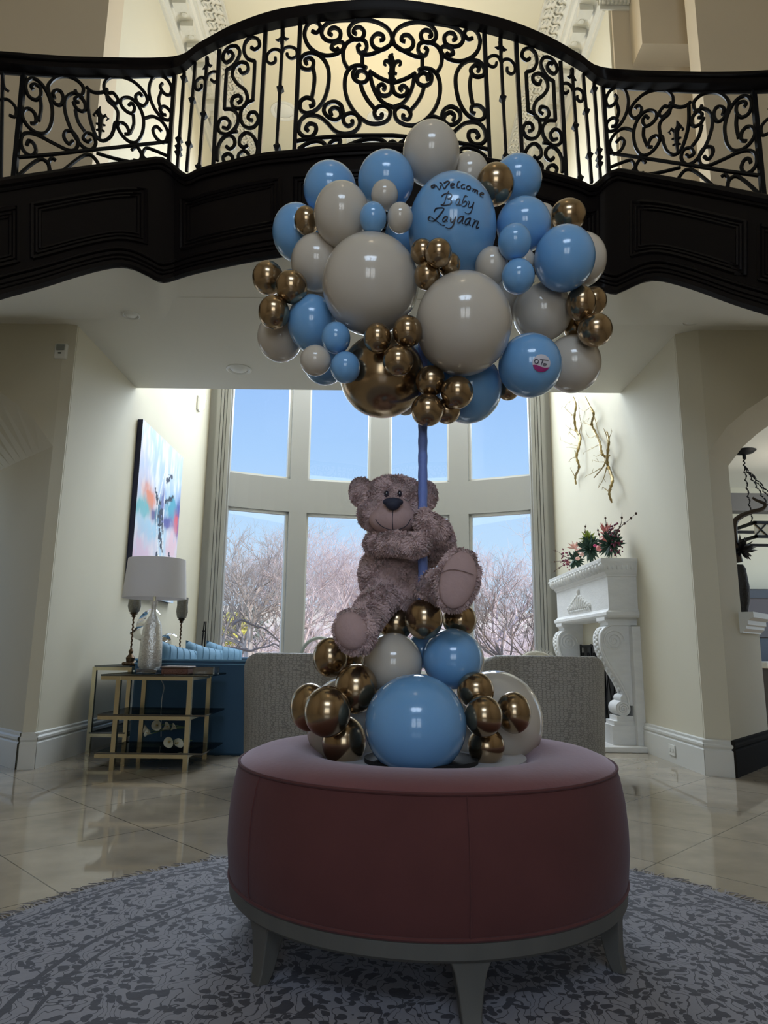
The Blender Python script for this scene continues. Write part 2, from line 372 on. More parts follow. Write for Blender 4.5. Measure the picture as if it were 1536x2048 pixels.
# ---- carved cornice under the upper ceiling (both long walls)
def cornice(name, x, sg, y0, y1):
    b = MB(); prof = [(0, 7.18), (.03, 7.18), (.03, 7.24), (.07, 7.25), (.07, 7.30), (.10, 7.32), (.26, 7.34), (.28, 7.37), (.31, 7.37), (.31, 7.41), (.35, 7.43), (.52, 7.56), (.55, 7.56), (.55, 7.60), (0, 7.60)]
    b.loft([[Vector((x-sg*o, y, z)) for o, z in prof] for y in (y0, y1)], True)
    b.add([Vector((x-sg*o, y0, z)) for o, z in prof], [tuple(range(len(prof)))])
    y = y0+.06
    while y < y1-.1:
        xa, xb = sorted((x-sg*.10, x-sg*.24)); b.box(xa, xb, y, y+.11, 7.26, 7.34)      # modillion blocks
        b.lathe([(.045, 0), (.05, -.012), (.03, -.016), (.03, -.03), (.0, -.034)], (x-sg*.17, y+.19, 7.338), 12)   # rosettes
        y += .27
    y = y0
    while y < y1:
        xa, xb = sorted((x-sg*.03, x-sg*.055)); b.box(xa, xb, y, y+.022, 7.245, 7.27); y += .045       # dentils
    y = y0+.05
    rr = random.Random(3)
    while y < y1:       # acanthus scrolls over the cove
        for k in range(5):
            u = k/4; px_ = x-sg*(.36+.15*u); pz = 7.44+.115*u
            dy = .05*math.sin(k*2.1)
            b.tube([Vector((px_, y+dy, pz-.012)), Vector((px_-sg*.015, y+dy+.035, pz-.022)), Vector((px_-sg*.005, y+dy+.07, pz-.006))], [.013, .016, .006], 5)
        b.tube(cr([Vector((x-sg*.37, y, 7.435)), Vector((x-sg*.42, y+.04, 7.465)), Vector((x-sg*.47, y+.01, 7.51)), Vector((x-sg*.51, y+.06, 7.545))], 4), .012, 5)
        y += .12
    return struct(b.build(name, CORN, smooth=False))
cornice('trim_3', LX, -1, 5.14, YF); cornice('trim_4', RX, 1, 5.98, YF)
b = MB()      # the cornice turns the corner over the upper right wall
prof = [(0, 7.18), (.03, 7.18), (.03, 7.24), (.07, 7.25), (.07, 7.30), (.10, 7.32), (.26, 7.34), (.31, 7.41), (.35, 7.43), (.52, 7.56), (.55, 7.60), (0, 7.60)]
b.loft([[Vector((xx, 5.86-o*.5, z-.12)) for o, z in prof] for xx in (RX-.1, 2.44)], True)
for xx in (RX-.1, 2.44): b.add([Vector((xx, 5.86-o*.5, z-.12)) for o, z in prof], [tuple(range(len(prof)))])
xx = RX-.08
while xx < 2.42: b.box(xx, xx+.02, 5.80, 5.83, 7.10, 7.14); xx += .04
struct(b.build('trim_5', CORN, smooth=False))

# ---- ceiling over the passage below the balcony and the balcony slab
cb = MB()
cb.box(LX, RX, 4.45, 6.18, ZC, ZB)
struct(cb.build('ceiling', CEIL, smooth=False))

# ================================================================== BALCONY
# left half measured from the photograph, right half is its mirror in the crooked frame
def mir(px, py):
    d = 785-px; s_ = 1 - .035*min(max((d-185)/250, 0), 1) + (-.0 if d < 560 else .0)
    s_ = lerp([(0, 1), (185, .995), (250, .974), (435, .966), (560, .972), (760, .98)], d)
    sh = lerp([(0, 0), (185, 16), (250, 21), (345, 23), (435, 22), (560, 27), (760, 37)], d)
    return 785+d*s_, py+sh
def Yc(px): return 3.83+.34*((px-777)/428)**2
def Ys(px):
    if px < 600: return 4.17-.67*(347-px)/347
    return 4.17-.67*(px-1205)/331
def Yat(px):
    if px < 347: return Ys(px)
    if px > 1205: return Ys(px)
    return Yc(px)
def both(pts):      # pts left-half list ordered left -> centre ; returns the full line left -> right
    return pts+[mir(*p) for p in pts[::-1] if p[0] < 784]
def line(tab, n=120, x0=-60, x1=1596):
    full = cr([Vector((x, y, 0)) for x, y in tab], 10); tabl = [(p.x, p.y) for p in full]
    return tabl
bot = both([(-300, 690), (-60, 612), (0, 592), (80, 570), (150, 548), (200, 535), (235, 530), (265, 535), (300, 551), (325, 561), (380, 545), (450, 529), (530, 514), (650, 498), (785, 492)])
top_ = both([(-300, 398), (-60, 368), (0, 360), (150, 338), (290, 320), (322, 317), (345, 331), (372, 351), (400, 340), (427, 332), (520, 310), (593, 302), (663, 293), (785, 289)])
hrt = both([(-300, 101), (-60, 101), (0, 101), (80, 107), (180, 112), (345, 111), (400, 83), (470, 46), (560, 16), (680, 1), (785, -3)])
hru = both([(-300, 138), (-60, 140), (0, 141), (80, 148), (180, 152), (345, 152), (400, 118), (470, 83), (560, 58), (680, 40), (785, 37)])
bl, tl, hl, ul = line(bot), line(top_), line(hrt), line(hru)
xs = [-300+i*2136/178 for i in range(179)]
def fa(tab, x, off=0): return atY(x, lerp(tab, x), Yat(x)+off)
b = MB()
rows = []
for x in xs:
    p = fa(bl, x, -.03); q = fa(tl, x, -.03); back = Vector((0, .22, 0))
    rows.append([p, q, q+back, p+Vector((0, .035, 0))])
b.loft(rows, True)
# ledge nosing and the moulded bottom edge follow the curve
def along(tab, off, dz=0, dpx=0): return [fa(tab, x, off)+Vector((0, 0, dz)) for x in xs]
nose = MB()
fasc = struct(b.build('trim_6', WOOD, ang=30))
fasc['label'] = 'dark walnut fascia of the balcony and stair sides'
nm = MB().tube(along(tl, -.045, -.02), .028, 8); nm.tube(along(tl, -.04, -.06), .014, 6)
nm.build('ledge_moulding', WOOD, fasc)
bm_ = MB()
for k, (o, z, r_) in enumerate(((-.05, .012, .024), (-.055, .05, .012), (-.045, .078, .018), (-.038, .115, .010))): bm_.tube(along(bl, o, z), r_, 6)
bm_.build('bottom_moulding', WOOD, fasc)
# recessed panel frames on the fascia
def panel(x0, x1, f0=.26, f1=.74, inset=0):
    m = MB()
    for ins in (0, 9, 16):
        pts = []
        def P_(x, f_):
            y = lerp(bl, x)*(1-f_)+lerp(tl, x)*f_
            return atY(x, y, Yat(x)-.033)
        a0, a1 = x0+ins, x1-ins; df = ins/230.0
        for i in range(13): pts.append(P_(a0+(a1-a0)*i/12, f0+df))
        for i in range(13): pts.append(P_(a1-(a1-a0)*i/12, f1-df))
        pts.append(pts[0]); m.tube(pts, .009 if ins else .013, 5)
    m.build('panel_moulding', WOOD, fasc)
for a0, a1 in ((-280, -80), (-50, 36), (64, 292), (362, 560), (585, 985)): panel(a0, a1)
for a0, a1 in ((64, 292), (362, 560), (-50, 36), (-280, -80)):
    q0 = mir(a1, 0)[0]; q1 = mir(a0, 0)[0]; panel(q0, q1)

# stair undersides / plaster ceiling running up to the fascia
ub = MB(); rows = []
for x in xs:
    p = fa(bl, x, -.0)+Vector((0, 0, .004))
    yb = 4.8 if (x < 347 or x > 1205) else 4.6
    rr_ = []
    for k in range(6):
        u = k/5; tgt = Vector((p.x*(yb/p.y)*1.0, yb, ZC+.002))
        q = p.lerp(tgt, u)
        rr_.append(q)
    rows.append(rr_)
ub.loft(rows)
for x0_, x1_ in ((-4.6, LX-.0), (RX, 4.6)): ub.box(x0_, x1_, 4.2, 5.3, ZC, ZC+.1)
struct(ub.build('ceiling_underside', CEIL))

# ---------------- handrail + wrought iron, one railing
rail = thing('balcony_railing', 'black wrought iron scrollwork railing with dark wooden handrail along the curved balcony', 'railing', (0, 4, ZB))
b = MB(); rows = []
for x in xs:
    p = fa(ul, x, .01); q = fa(hl, x, -.07); h_ = q.z-p.z; zf = Vector((0, -.075, 0)); rows.append([p, p+zf*.85, p+zf*.95+Vector((0, 0, h_*.4)), q+Vector((0, 0, -h_*.35)), q+Vector((0, -.004, -h_*.12)), q+Vector((0, .02, 0)), q+Vector((0, .075, 0)), p+Vector((0, 0, h_*.5))])
b.loft(rows, True); b.build('handrail', WOOD, rail, ang=50)
def c2(p): return (400+p[0]/3, p[1]/3)
def c1(p): return (p[0]/3, p[1]/3)
def c6(p): return (300+p[0]/6.025, p[1]/6.025)
def P3(p, off=0): return atY(p[0], p[1], Yat(p[0])+.02+off)
def iron(name, lists, r=.0115, conv=c2, mirror=True, n=5, rr=None):
    r *= 1.15
    for side in ((0, 1) if mirror else (0,)):
        m = MB()
        for L in lists:
            pts = cr([Vector((*conv(p), 0)) for p in L], 5)
            pp = [(p.x, p.y) for p in pts]
            if side: pp = [mir(*p) for p in pp]
            m.tube([P3(p) for p in pp], r, n)
        m.build(name, IRON, rail)
post = lambda a, bq, conv=c2, r=.0165: iron('post', [[a, ((a[0]+bq[0])/2, (a[1]+bq[1])/2), bq]], r, conv, n=4)
post((603, 130), (567, 920)); post((395, 175), (355, 940)); post((840, 610), (766, 2030), c6); post((302, 880), (226, 1990), c6)
post((145, 425), (83, 1085), c1)
post((-60, 425), (-130, 1100), c1); post((-380, 425), (-470, 1130), c1); post((-690, 425), (-800, 1160), c1)
# spear balusters with collars
def spear(a, bq, conv, tip, s_, collars, scl):
    for side in (0, 1):
        m = MB()
        A_, B_ = conv(a), conv(bq)
        if side: A_, B_ = mir(*A_), mir(*B_)
        pa, pb = P3(A_), P3(B_); m.tube([pa, pb], .0145, 4)
        for cpt, rr in collars:
            q = conv(cpt); q = mir(*q) if side else q; q = P3(q); dd = (pa-pb).normalized()
            m.tube([q-dd*.03, q-dd*.018, q-dd*.012, q, q+dd*.012, q+dd*.018, q+dd*.03], [.013, .017, .023, .032, .023, .017, .013], 4)
        if tip:
            for brb in tip:
                pts = [conv(p) for p in brb]; pts = [mir(*p) for p in pts] if side else pts
                m.tube([P3(p) for p in pts], [.016]+[.012]*(len(pts)-2)+[.003], 5)
        m.build('spear_baluster', IRON, rail)
        if scl:
            m = MB()
            for S in scl:
                pts = cr([Vector((*conv(p), 0)) for p in S], 5); pts = [(p.x, p.y) for p in pts]; pts = [mir(*p) for p in pts] if side else pts
                m.tube([P3(p) for p in pts], .011, 5)
            m.build('baluster_scroll', IRON, rail)
spear((500, 165), (460, 905), c2, [[(498, 195), (492, 225), (470, 243), (452, 240)], [(498, 195), (500, 222), (515, 236), (535, 230)], [(497, 175), (493, 215), (490, 260), (489, 280)]], 1,
      [((482, 535), 1), ((463, 885), 1)], [[(492, 320), (470, 300), (435, 300), (405, 328), (402, 365), (425, 382), (450, 370), (452, 345)], [(492, 320), (510, 288), (545, 282), (578, 300), (580, 335), (550, 350), (528, 340), (522, 320)]])
spear((692, 690), (592, 2060), c6, [[(690, 730), (685, 780), (660, 825), (632, 836)], [(690, 730), (700, 775), (725, 795), (752, 785)], [(690, 700), (686, 800), (680, 880)]], 1,
      [((650, 1390), 1), ((590, 2020), 1)], [[(672, 1000), (650, 940), (600, 940), (552, 990), (552, 1065), (585, 1088), (620, 1060), (622, 1020)], [(680, 960), (705, 900), (760, 865), (815, 880), (822, 950), (775, 990), (735, 960)]])
spear((548, 760), (442, 2070), c6, None, 1, [((510, 1212), 1), ((470, 1742), 1)], None)
spear((414, 860), (330, 2030), c6, None, 1, [((410, 950), 1), ((350, 1690), 1), ((345, 1780), 1), ((342, 1850), 1)], None)
# big centre panel, left half then mirrored
S = lambda *a: list(a)
centre = [
 S((672, 188), (700, 198), (722, 172), (712, 142), (680, 128), (645, 148), (627, 200), (645, 265), (690, 312), (755, 335), (820, 325), (858, 295), (862, 262), (835, 250), (800, 262), (790, 290), (815, 302), (832, 290)),
 S((792, 212), (775, 200), (785, 172), (818, 168), (842, 195), (835, 235), (795, 250), (752, 238), (730, 200), (745, 155), (795, 128), (860, 120), (930, 118)),
 S((938, 205), (922, 195), (930, 168), (965, 165), (985, 195), (972, 232), (935, 240), (900, 215), (895, 170), (930, 130), (990, 118), (1060, 132), (1120, 165), (1150, 215), (1142, 268), (1095, 300), (1045, 285), (1030, 240), (1055, 205), (1092, 208), (1100, 238), (1078, 245)),
 S((962, 268), (945, 285), (958, 315), (985, 312), (1002, 280), (985, 245), (935, 238), (885, 258), (860, 305), (862, 365), (888, 412)),
 S((975, 330), (1020, 328), (1075, 308), (1120, 285), (1158, 258)), S((975, 330), (975, 395)),
 S((942, 462), (948, 432), (975, 424), (1004, 448), (1000, 485), (965, 498), (928, 478), (918, 440), (935, 412)), S((1015, 428), (1080, 470), (1155, 500)),
 S((1000, 410), (965, 395), (915, 402), (880, 440), (868, 500), (875, 570), (905, 640), (955, 700), (1015, 738), (1080, 740), (1130, 715), (1142, 668), (1110, 638), (1065, 645), (1045, 680), (1062, 708), (1092, 700), (1088, 682)),
 S((962, 495), (978, 550), (1008, 605), (1048, 655)), S((1022, 435), (1032, 500), (1060, 570), (1100, 618), (1158, 645)),
 S((1152, 520), (1145, 555), (1110, 575), (1075, 560), (1068, 525), (1092, 508), (1110, 525), (1098, 540)),
 S((640, 385), (632, 360), (660, 350), (682, 375), (672, 408), (640, 418), (605, 400), (602, 360), (635, 325), (690, 322), (740, 355), (772, 420), (770, 510), (745, 595), (700, 655), (645, 678), (605, 660), (602, 615), (635, 588), (675, 598), (680, 630), (655, 640)),
 S((678, 405), (688, 460), (682, 530), (670, 592)),
 S((648, 785), (635, 768), (655, 742), (690, 750), (695, 790), (665, 822), (620, 818), (592, 780), (605, 720), (650, 690), (715, 700), (765, 740), (810, 785), (870, 802), (930, 785), (960, 740), (945, 695), (905, 680), (865, 698), (862, 735), (888, 755), (915, 742), (912, 722)),
 S((790, 692), (782, 664), (806, 646), (838, 662), (845, 698), (815, 720), (775, 708), (745, 672), (755, 632), (800, 610), (845, 632), (862, 690)),
 S((580, 848), (680, 832), (800, 822), (950, 816), (1160, 815)),
 S((590, 898), (640, 865), (700, 848), (745, 862), (755, 888)), S((835, 870), (842, 845), (810, 842), (780, 862), (772, 888)), S((870, 882), (950, 850), (1030, 835), (1095, 845), (1128, 880)), S((1158, 850), (1135, 862), (1130, 888))]
for L in centre: iron('scroll', [L], .0125)
m = MB()      # fleur-de-lis in the shield
for q, rr in (([(1157, 320), (1145, 345), (1155, 380), (1153, 420), (1150, 470), (1152, 535)], [.004, .022, .02, .022, .024, .01]), ([(1150, 400), (1135, 372), (1112, 368), (1106, 385), (1118, 395)], [.014, .014, .012, .01, .006]),
              ([(1160, 400), (1175, 374), (1198, 370), (1204, 386), (1192, 396)], [.014, .014, .012, .01, .006]), ([(1128, 442), (1155, 438), (1182, 444)], [.008, .014, .008]), ([(1130, 480), (1152, 470), (1176, 480)], [.006, .012, .006])):
    pts = cr([Vector((*c2(p), 0)) for p in q], 4); rl = []
    for i in range(len(pts)): u = i/(len(pts)-1)*(len(rr)-1); k = min(int(u), len(rr)-2); rl.append(rr[k]*(1-(u-k))+rr[k+1]*(u-k))
    m.tube([P3((p.x, p.y)) for p in pts], rl, 6)
m.build('fleur_de_lis', IRON, rail)
# narrow S panels
for L in (S((930, 650), (968, 622), (1002, 660), (975, 722), (912, 752), (878, 705), (902, 628), (962, 568), (1042, 560), (1082, 622), (1052, 722), (990, 802), (925, 838)), S((925, 838), (915, 1000), (898, 1318)),
          S((898, 1318), (1000, 1325), (1060, 1400), (1040, 1520), (950, 1610), (850, 1600), (820, 1530), (850, 1445), (915, 1425), (962, 1478), (935, 1545), (878, 1535))):
    iron('scroll', [L], .0115, c6)
for L in (S((238, 415), (252, 440), (285, 425), (285, 388), (248, 375), (208, 405), (195, 455), (225, 505), (268, 540), (285, 592), (265, 640), (222, 652), (190, 625), (200, 585), (236, 575), (247, 602), (225, 620)),
          S((308, 285), (330, 298), (357, 275), (345, 235), (305, 225), (270, 260), (265, 312), (290, 355), (330, 368)), S((330, 368), (325, 480), (318, 602)), S((318, 602), (275, 625), (248, 665), (246, 722), (272, 762), (322, 762), (350, 718), (335, 678), (300, 680), (290, 712), (315, 722)),
          S((158, 878), (182, 895), (208, 872), (205, 835), (172, 812), (132, 835), (106, 890), (104, 965)), S((150, 820), (185, 796), (225, 790)),
          S((288, 872), (262, 885), (237, 862), (243, 822), (280, 796), (322, 825), (347, 890), (335, 945)), S((150, 978), (138, 945), (165, 922), (195, 942), (194, 975)), S((235, 965), (232, 930), (262, 906), (292, 925), (288, 952))):
    iron('scroll', [L], .0115)
# side flights
side = [S((200, 540), (188, 520), (205, 505), (240, 525), (245, 570), (215, 600), (175, 580), (155, 535), (160, 490), (195, 470), (245, 500), (290, 570), (315, 660), (305, 750), (270, 798), (215, 795), (165, 755), (135, 700), (145, 660), (180, 655), (212, 690), (215, 735), (185, 740)),
 S((240, 580), (246, 650), (232, 725)),
 S((328, 592), (318, 562), (335, 542), (365, 550), (380, 590), (362, 630), (330, 622), (300, 575), (290, 515), (330, 470), (395, 458), (455, 478), (500, 525), (492, 570), (465, 570), (452, 540)),
 S((472, 612), (455, 612), (452, 590), (480, 582), (508, 615), (512, 655), (490, 668), (458, 650), (440, 612)), S((500, 590), (450, 560), (400, 582), (388, 640), (405, 720), (445, 810), (495, 878), (545, 898), (575, 865), (560, 815), (520, 800), (500, 830), (525, 850), (545, 840)),
 S((452, 660), (470, 730), (510, 790)),
 S((160, 870), (172, 845), (200, 860), (215, 905), (190, 935), (150, 915), (125, 870), (130, 820), (165, 798), (230, 812), (320, 858), (410, 900), (455, 895), (468, 845), (435, 792), (392, 790), (385, 825), (412, 862), (438, 845)),
 S((515, 520), (545, 548), (580, 558), (620, 552), (645, 535)), S((530, 545), (530, 650), (548, 740), (580, 820), (620, 845), (660, 825), (680, 785), (690, 740), (712, 735)), S((640, 545), (648, 600), (690, 640), (708, 680), (700, 738)),
 S((655, 560), (680, 560), (708, 600), (695, 622), (665, 600), (630, 550), (628, 495), (668, 462), (730, 462), (800, 490), (858, 545), (885, 600), (862, 635), (825, 615), (815, 575), (838, 560), (855, 580)),
 S((772, 632), (790, 620), (808, 650), (792, 680), (755, 665), (725, 625), (735, 590), (785, 590), (835, 640), (862, 715), (855, 795), (822, 850), (780, 852), (735, 815), (705, 760), (725, 735), (760, 755), (775, 800), (750, 805)),
 S((800, 690), (802, 745), (780, 800)), S((862, 712), (920, 700), (975, 735), (1008, 800), (985, 855), (940, 830), (918, 780), (940, 760), (970, 790)),
 S((975, 500), (962, 520), (985, 560), (1018, 570), (1030, 530), (1005, 480), (960, 455), (915, 470), (895, 530), (905, 600), (938, 668), (985, 715), (1020, 715), (1025, 675), (990, 640), (960, 650), (975, 685), (995, 690)), S((968, 545), (952, 600), (968, 655)),
 S((98, 945), (300, 928), (500, 905), (700, 884), (1025, 848)),
 S((98, 1065), (180, 990), (245, 955), (290, 985), (298, 1030)), S((335, 965), (310, 950), (292, 975), (300, 1020)), S((370, 1030), (480, 945), (540, 930), (585, 975), (590, 1010)), S((580, 920), (680, 950), (780, 972)), S((790, 900), (820, 880), (850, 930), (835, 965), (800, 960)), S((1010, 940), (930, 905), (875, 890), (855, 930), (880, 960))]
for L in side: iron('scroll', [L], .0105, c1)
iron('lower_rail', [S((-180, 434), (0, 436), (250, 452), (500, 462), (800, 462), (1040, 455))], .010, c1, n=4)
for side_ in (0, 1):
    m = MB()
    for q, rr in (([(602, 640), (590, 670), (605, 700), (603, 760), (598, 825)], [.004, .018, .018, .016, .008]), ([(598, 700), (575, 672), (562, 690), (572, 700)], [.012, .01, .008, .004]), ([(608, 710), (635, 692), (650, 712), (638, 724)], [.012, .01, .008, .004]), ([(575, 740), (604, 748), (632, 752)], [.006, .012, .006]), ([(578, 780), (602, 775), (628, 790)], [.006, .01, .006])):
        pts = [c1(p) for p in q]; pts = [mir(*p) for p in pts] if side_ else pts
        m.tube([P3(p) for p in pts], rr, 6)
    m.build('fleur_de_lis', IRON, rail)
for s_, base_ in ((0, c1), (1, c1)):      # spears just inside the picture's edges
    q = [(15, 440), (5, 520), (30, 550)]; m = MB()
    for q, r_ in (([(15, 435), (5, 1080)], .011), ([(15, 440), (25, 520), (55, 550)], .009), ([(0, 600), (50, 600), (95, 650), (90, 700), (55, 690)], .010)):
        pts = [c1(p) for p in q]; pts = [mir(*p) for p in pts] if s_ else pts
        m.tube(cr([P3(p) for p in pts], 5), r_, 5)
    m.build('spear_baluster', IRON, rail)

# ---------------- ceiling fittings
EMW = mat('lamp_glass', (.9, .88, .8), .3, emit=(1, .9, .7), estr=.6)
def downlight(px, py, z, rad, label, grp=None, dome=True):
    p = atZ(px, py, z)
    t = thing('recessed_downlight', label, 'ceiling light', p, grp)
    MB().lathe([(rad, 0), (rad, -.008), (rad*.86, -.014), (rad*.72, -.004), (rad*.72, 0)], p, 32).build('trim_ring', WHITEP, t)
    MB().lathe([(rad*.7, -.001), (rad*.6, -.010), (rad*.3, -.018), (.001, -.02)], p, 24).build('lens', WHITEP, t)
downlight(262, 629, ZC, .065, 'small flush round downlight in the ceiling above the wall sensor on the left')
downlight(478, 738, ZC, .11, 'larger white ringed downlight in the ceiling left of the balloons')
downlight(1382, 641, ZC, .065, 'small flush round downlight in the ceiling above the right archway')
downlight(568, 222, ZH, .17, 'white dome downlight on the upper ceiling seen through the railing, left')
downlight(757, 236, ZH, .15, 'white downlight on the upper ceiling behind the railing heart')
p = atZ(740, 286, ZH-.01)
b = MB().box(p.x-.32, p.x+.32, p.y-.1, p.y+.1, ZH-.02, ZH)
for i in range(22): b.box(p.x-.31+i*.029, p.x-.30+i*.029, p.y-.1, p.y+.1, ZH-.04, ZH-.02)
tag(b.build('air_vent', WHITEP, smooth=False), 'slim slatted air vent on the upper ceiling behind the railing', 'air vent')

# ================================================================== RUG
RC = Vector((.10, 1.80, 0)); RR = 1.30
rm = bpy.data.materials.new('carved_silk_rug'); rm.use_nodes = True; n = rm.node_tree; b = n.nodes['Principled BSDF']; b.inputs['Roughness'].default_value = .7; b.inputs['Sheen Weight'].default_value = .12
b.inputs['Sheen Tint'].default_value = (.75, .82, 1, 1)
N_ = n.nodes.new; LK = n.links.new
t = N_('ShaderNodeTexCoord')
def math_(op, a, b_=None, c_=None):
    m = N_('ShaderNodeMath'); m.operation = op
    for i, v in enumerate((a, b_, c_)):
        if v is None: continue
        if isinstance(v, (int, float)): m.inputs[i].default_value = v
        else: LK(v, m.inputs[i])
    return m.outputs[0]
warp = N_('ShaderNodeTexNoise'); warp.inputs['Scale'].default_value = 7; warp.inputs['Detail'].default_value = 3; LK(t.outputs['Object'], warp.inputs[0])
va = N_('ShaderNodeVectorMath'); va.operation = 'SCALE'; va.inputs['Scale'].default_value = .16; LK(warp.outputs['Color'], va.inputs[0])
vb = N_('ShaderNodeVectorMath'); vb.operation = 'ADD'; LK(t.outputs['Object'], vb.inputs[0]); LK(va.outputs[0], vb.inputs[1])
v1 = N_('ShaderNodeTexVoronoi'); v1.feature = 'F1'; v1.inputs['Scale'].default_value = 30; LK(vb.outputs[0], v1.inputs['Vector'])
v2 = N_('ShaderNodeTexWave'); v2.wave_type = 'BANDS'; v2.inputs['Scale'].default_value = 6.5; v2.inputs['Distortion'].default_value = 13; v2.inputs['Detail'].default_value = 2.5; v2.inputs['Detail Scale'].default_value = 1.6; LK(t.outputs['Object'], v2.inputs['Vector'])
v3 = N_('ShaderNodeTexNoise'); v3.inputs['Scale'].default_value = 42; v3.inputs['Detail'].default_value = 2; LK(t.outputs['Object'], v3.inputs[0])
v4 = N_('ShaderNodeTexNoise'); v4.inputs['Scale'].default_value = 5; v4.inputs['Detail'].default_value = 2; LK(t.outputs['Object'], v4.inputs[0])
leaf = math_('LESS_THAN', math_('ADD', v1.outputs['Distance'], math_('MULTIPLY', v3.outputs['Fac'], .35)), .60)
vine = math_('LESS_THAN', math_('ABSOLUTE', math_('SUBTRACT', v2.outputs['Fac'], .5)), .10)
worn = math_('GREATER_THAN', math_('ADD', v4.outputs['Fac'], math_('MULTIPLY', v3.outputs['Fac'], .12)), .48)
xy = N_('ShaderNodeVectorMath'); xy.operation = 'LENGTH'; LK(t.outputs['Object'], xy.inputs[0]); rad = xy.outputs['Value']
def ring(r, w_): return math_('LESS_THAN', math_('ABSOLUTE', math_('SUBTRACT', rad, r)), w_)
rings = math_('MAXIMUM', math_('MAXIMUM', ring(1.20, .006), ring(.93, .008)), math_('MAXIMUM', ring(.86, .006), ring(1.235, .004)))
dark = math_('MAXIMUM', math_('MULTIPLY', math_('MAXIMUM', leaf, vine), 1.0), rings)
mx = N_('ShaderNodeMix'); mx.data_type = 'RGBA'; mx.inputs['A'].default_value = (.27, .265, .295, 1); mx.inputs['B'].default_value = (.03, .028, .037, 1)
LK(math_('MULTIPLY', dark, .92), mx.inputs['Factor']); LK(mx.outputs['Result'], b.inputs['Base Color'])
bp = N_('ShaderNodeBump'); bp.inputs['Strength'].default_value = .6; bp.inputs['Distance'].default_value = .006; LK(math_('SUBTRACT', math_('MULTIPLY', v3.outputs['Fac'], .5), dark), bp.inputs['Height']); LK(bp.outputs[0], b.inputs['Normal'])
rug = thing('round_rug', 'large round grey patterned rug with fringe under the rose ottoman', 'rug', RC)
o = MB().lathe([(.001, .012), (RR*.5, .012), (RR-.01, .012), (RR, .008), (RR, 0)], (0, 0, 0), 128).build('rug_pile', rm, rug); o.matrix_parent_inverse = Matrix.Identity(4)
FRG = mat('rug_fringe', (.30, .28, .28), .9)
fb = MB(); rr = random.Random(5)
for i in range(900):
    a = 2*PI*i/900; a2 = a+rr.uniform(-.03, .03); L = rr.uniform(.03, .07); p = RC+Vector((math.cos(a)*(RR-.01), math.sin(a)*(RR-.01), .008)); q = RC+Vector((math.cos(a2)*(RR+L), math.sin(a2)*(RR+L), .003))
    fb.tube([p, (p+q)/2+Vector((0, 0, .003)), q], [.003, .0025, .001], 3)
o = fb.build('fringe', FRG, rug); o['kind'] = 'stuff'

# ================================================================== OTTOMAN
OC = Vector((.132, 2.21, 0))
ot = thing('round_ottoman', 'big round dusty rose velvet ottoman on a greyed wooden base, on the rug', 'ottoman', OC)
prof = [(.300, .40), (.300, .455), (.312, .485), (.345, .505), (.40, .516), (.455, .517), (.50, .510), (.532, .497), (.545, .486)]
MB().lathe([(.29, .36)]+prof+[(.54, .47), (.52, .40)], OC, 96).build('seat_cushion', VELV_LIT, ot, ang=60)
prof = [(.50, .46), (.548, .482), (.556, .455), (.566, .40), (.571, .33), (.571, .27), (.566, .215), (.560, .190), (.50, .188)]
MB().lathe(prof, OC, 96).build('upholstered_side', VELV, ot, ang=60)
def circ(r, z, n=96): return [OC+Vector((r*math.cos(2*PI*i/n), r*math.sin(2*PI*i/n), z)) for i in range(n+1)]
b = MB().tube(circ(.549, .484), .0045, 6); b.tube(circ(.562, .190), .005, 6)
for a in (-82, -142, 18, 78, 138):
    a = math.radians(a-1.5); b.tube([OC+Vector((r*math.cos(a), r*math.sin(a), z)) for r, z in ((.549, .482), (.5575, .455), (.5675, .40), (.5722, .33), (.5722, .27), (.5675, .215), (.562, .19))], .0025, 5)
b.build('piping', VELV, ot)
MB().lathe([(.45, .188), (.556, .188), (.562, .182), (.560, .150), (.552, .142), (.45, .142)], OC, 96).build('wooden_rim', GREYW, ot)
for a in (-83, -141, -28, 38, 98, 158):
    a = math.radians(a); u = Vector((math.cos(a), math.sin(a), 0)); v = Vector((-u.y, u.x, 0)); rows = []
    for z, r, w_, d_ in ((.155, .552, .050, .030), (.12, .549, .036, .028), (.08, .552, .028, .024), (.04, .557, .023, .020), (.013, .566, .020, .017)):
        c_ = OC+u*(r-.025)+Vector((0, 0, z)); rows.append([c_-v*w_-u*d_, c_+v*w_-u*d_, c_+v*w_+u*d_*.8, c_-v*w_+u*d_*.8])
    lg = MB().loft(rows, True); lg.add(rows[0], [(0, 1, 2, 3)]); lg.add(rows[-1], [(0, 1, 2, 3)]); lg.build('leg', GREYW, ot, bevel=.003)
MB().lathe([(.001, .40), (.30, .40), (.30, .492), (.001, .492)], OC, 48).build('center_tray', mat('white_satin', (.7, .7, .74), .25), ot)
bp_o = MB().box(OC.x-.16, OC.x+.14, OC.y-.38, OC.y-.02, .455, .475)
o = MB(); o.lathe([(.001, 0), (.16, 0), (.16, .012), (.02, .014), (.001, .014)], (OC.x-.02, OC.y-.14, .4925), 40)
tag(o.build('stand_base', mat('matte_black_metal', (.012, .012, .013), .6, spec=.2)), 'black round base plate of the balloon stand in the well of the ottoman', 'stand base')

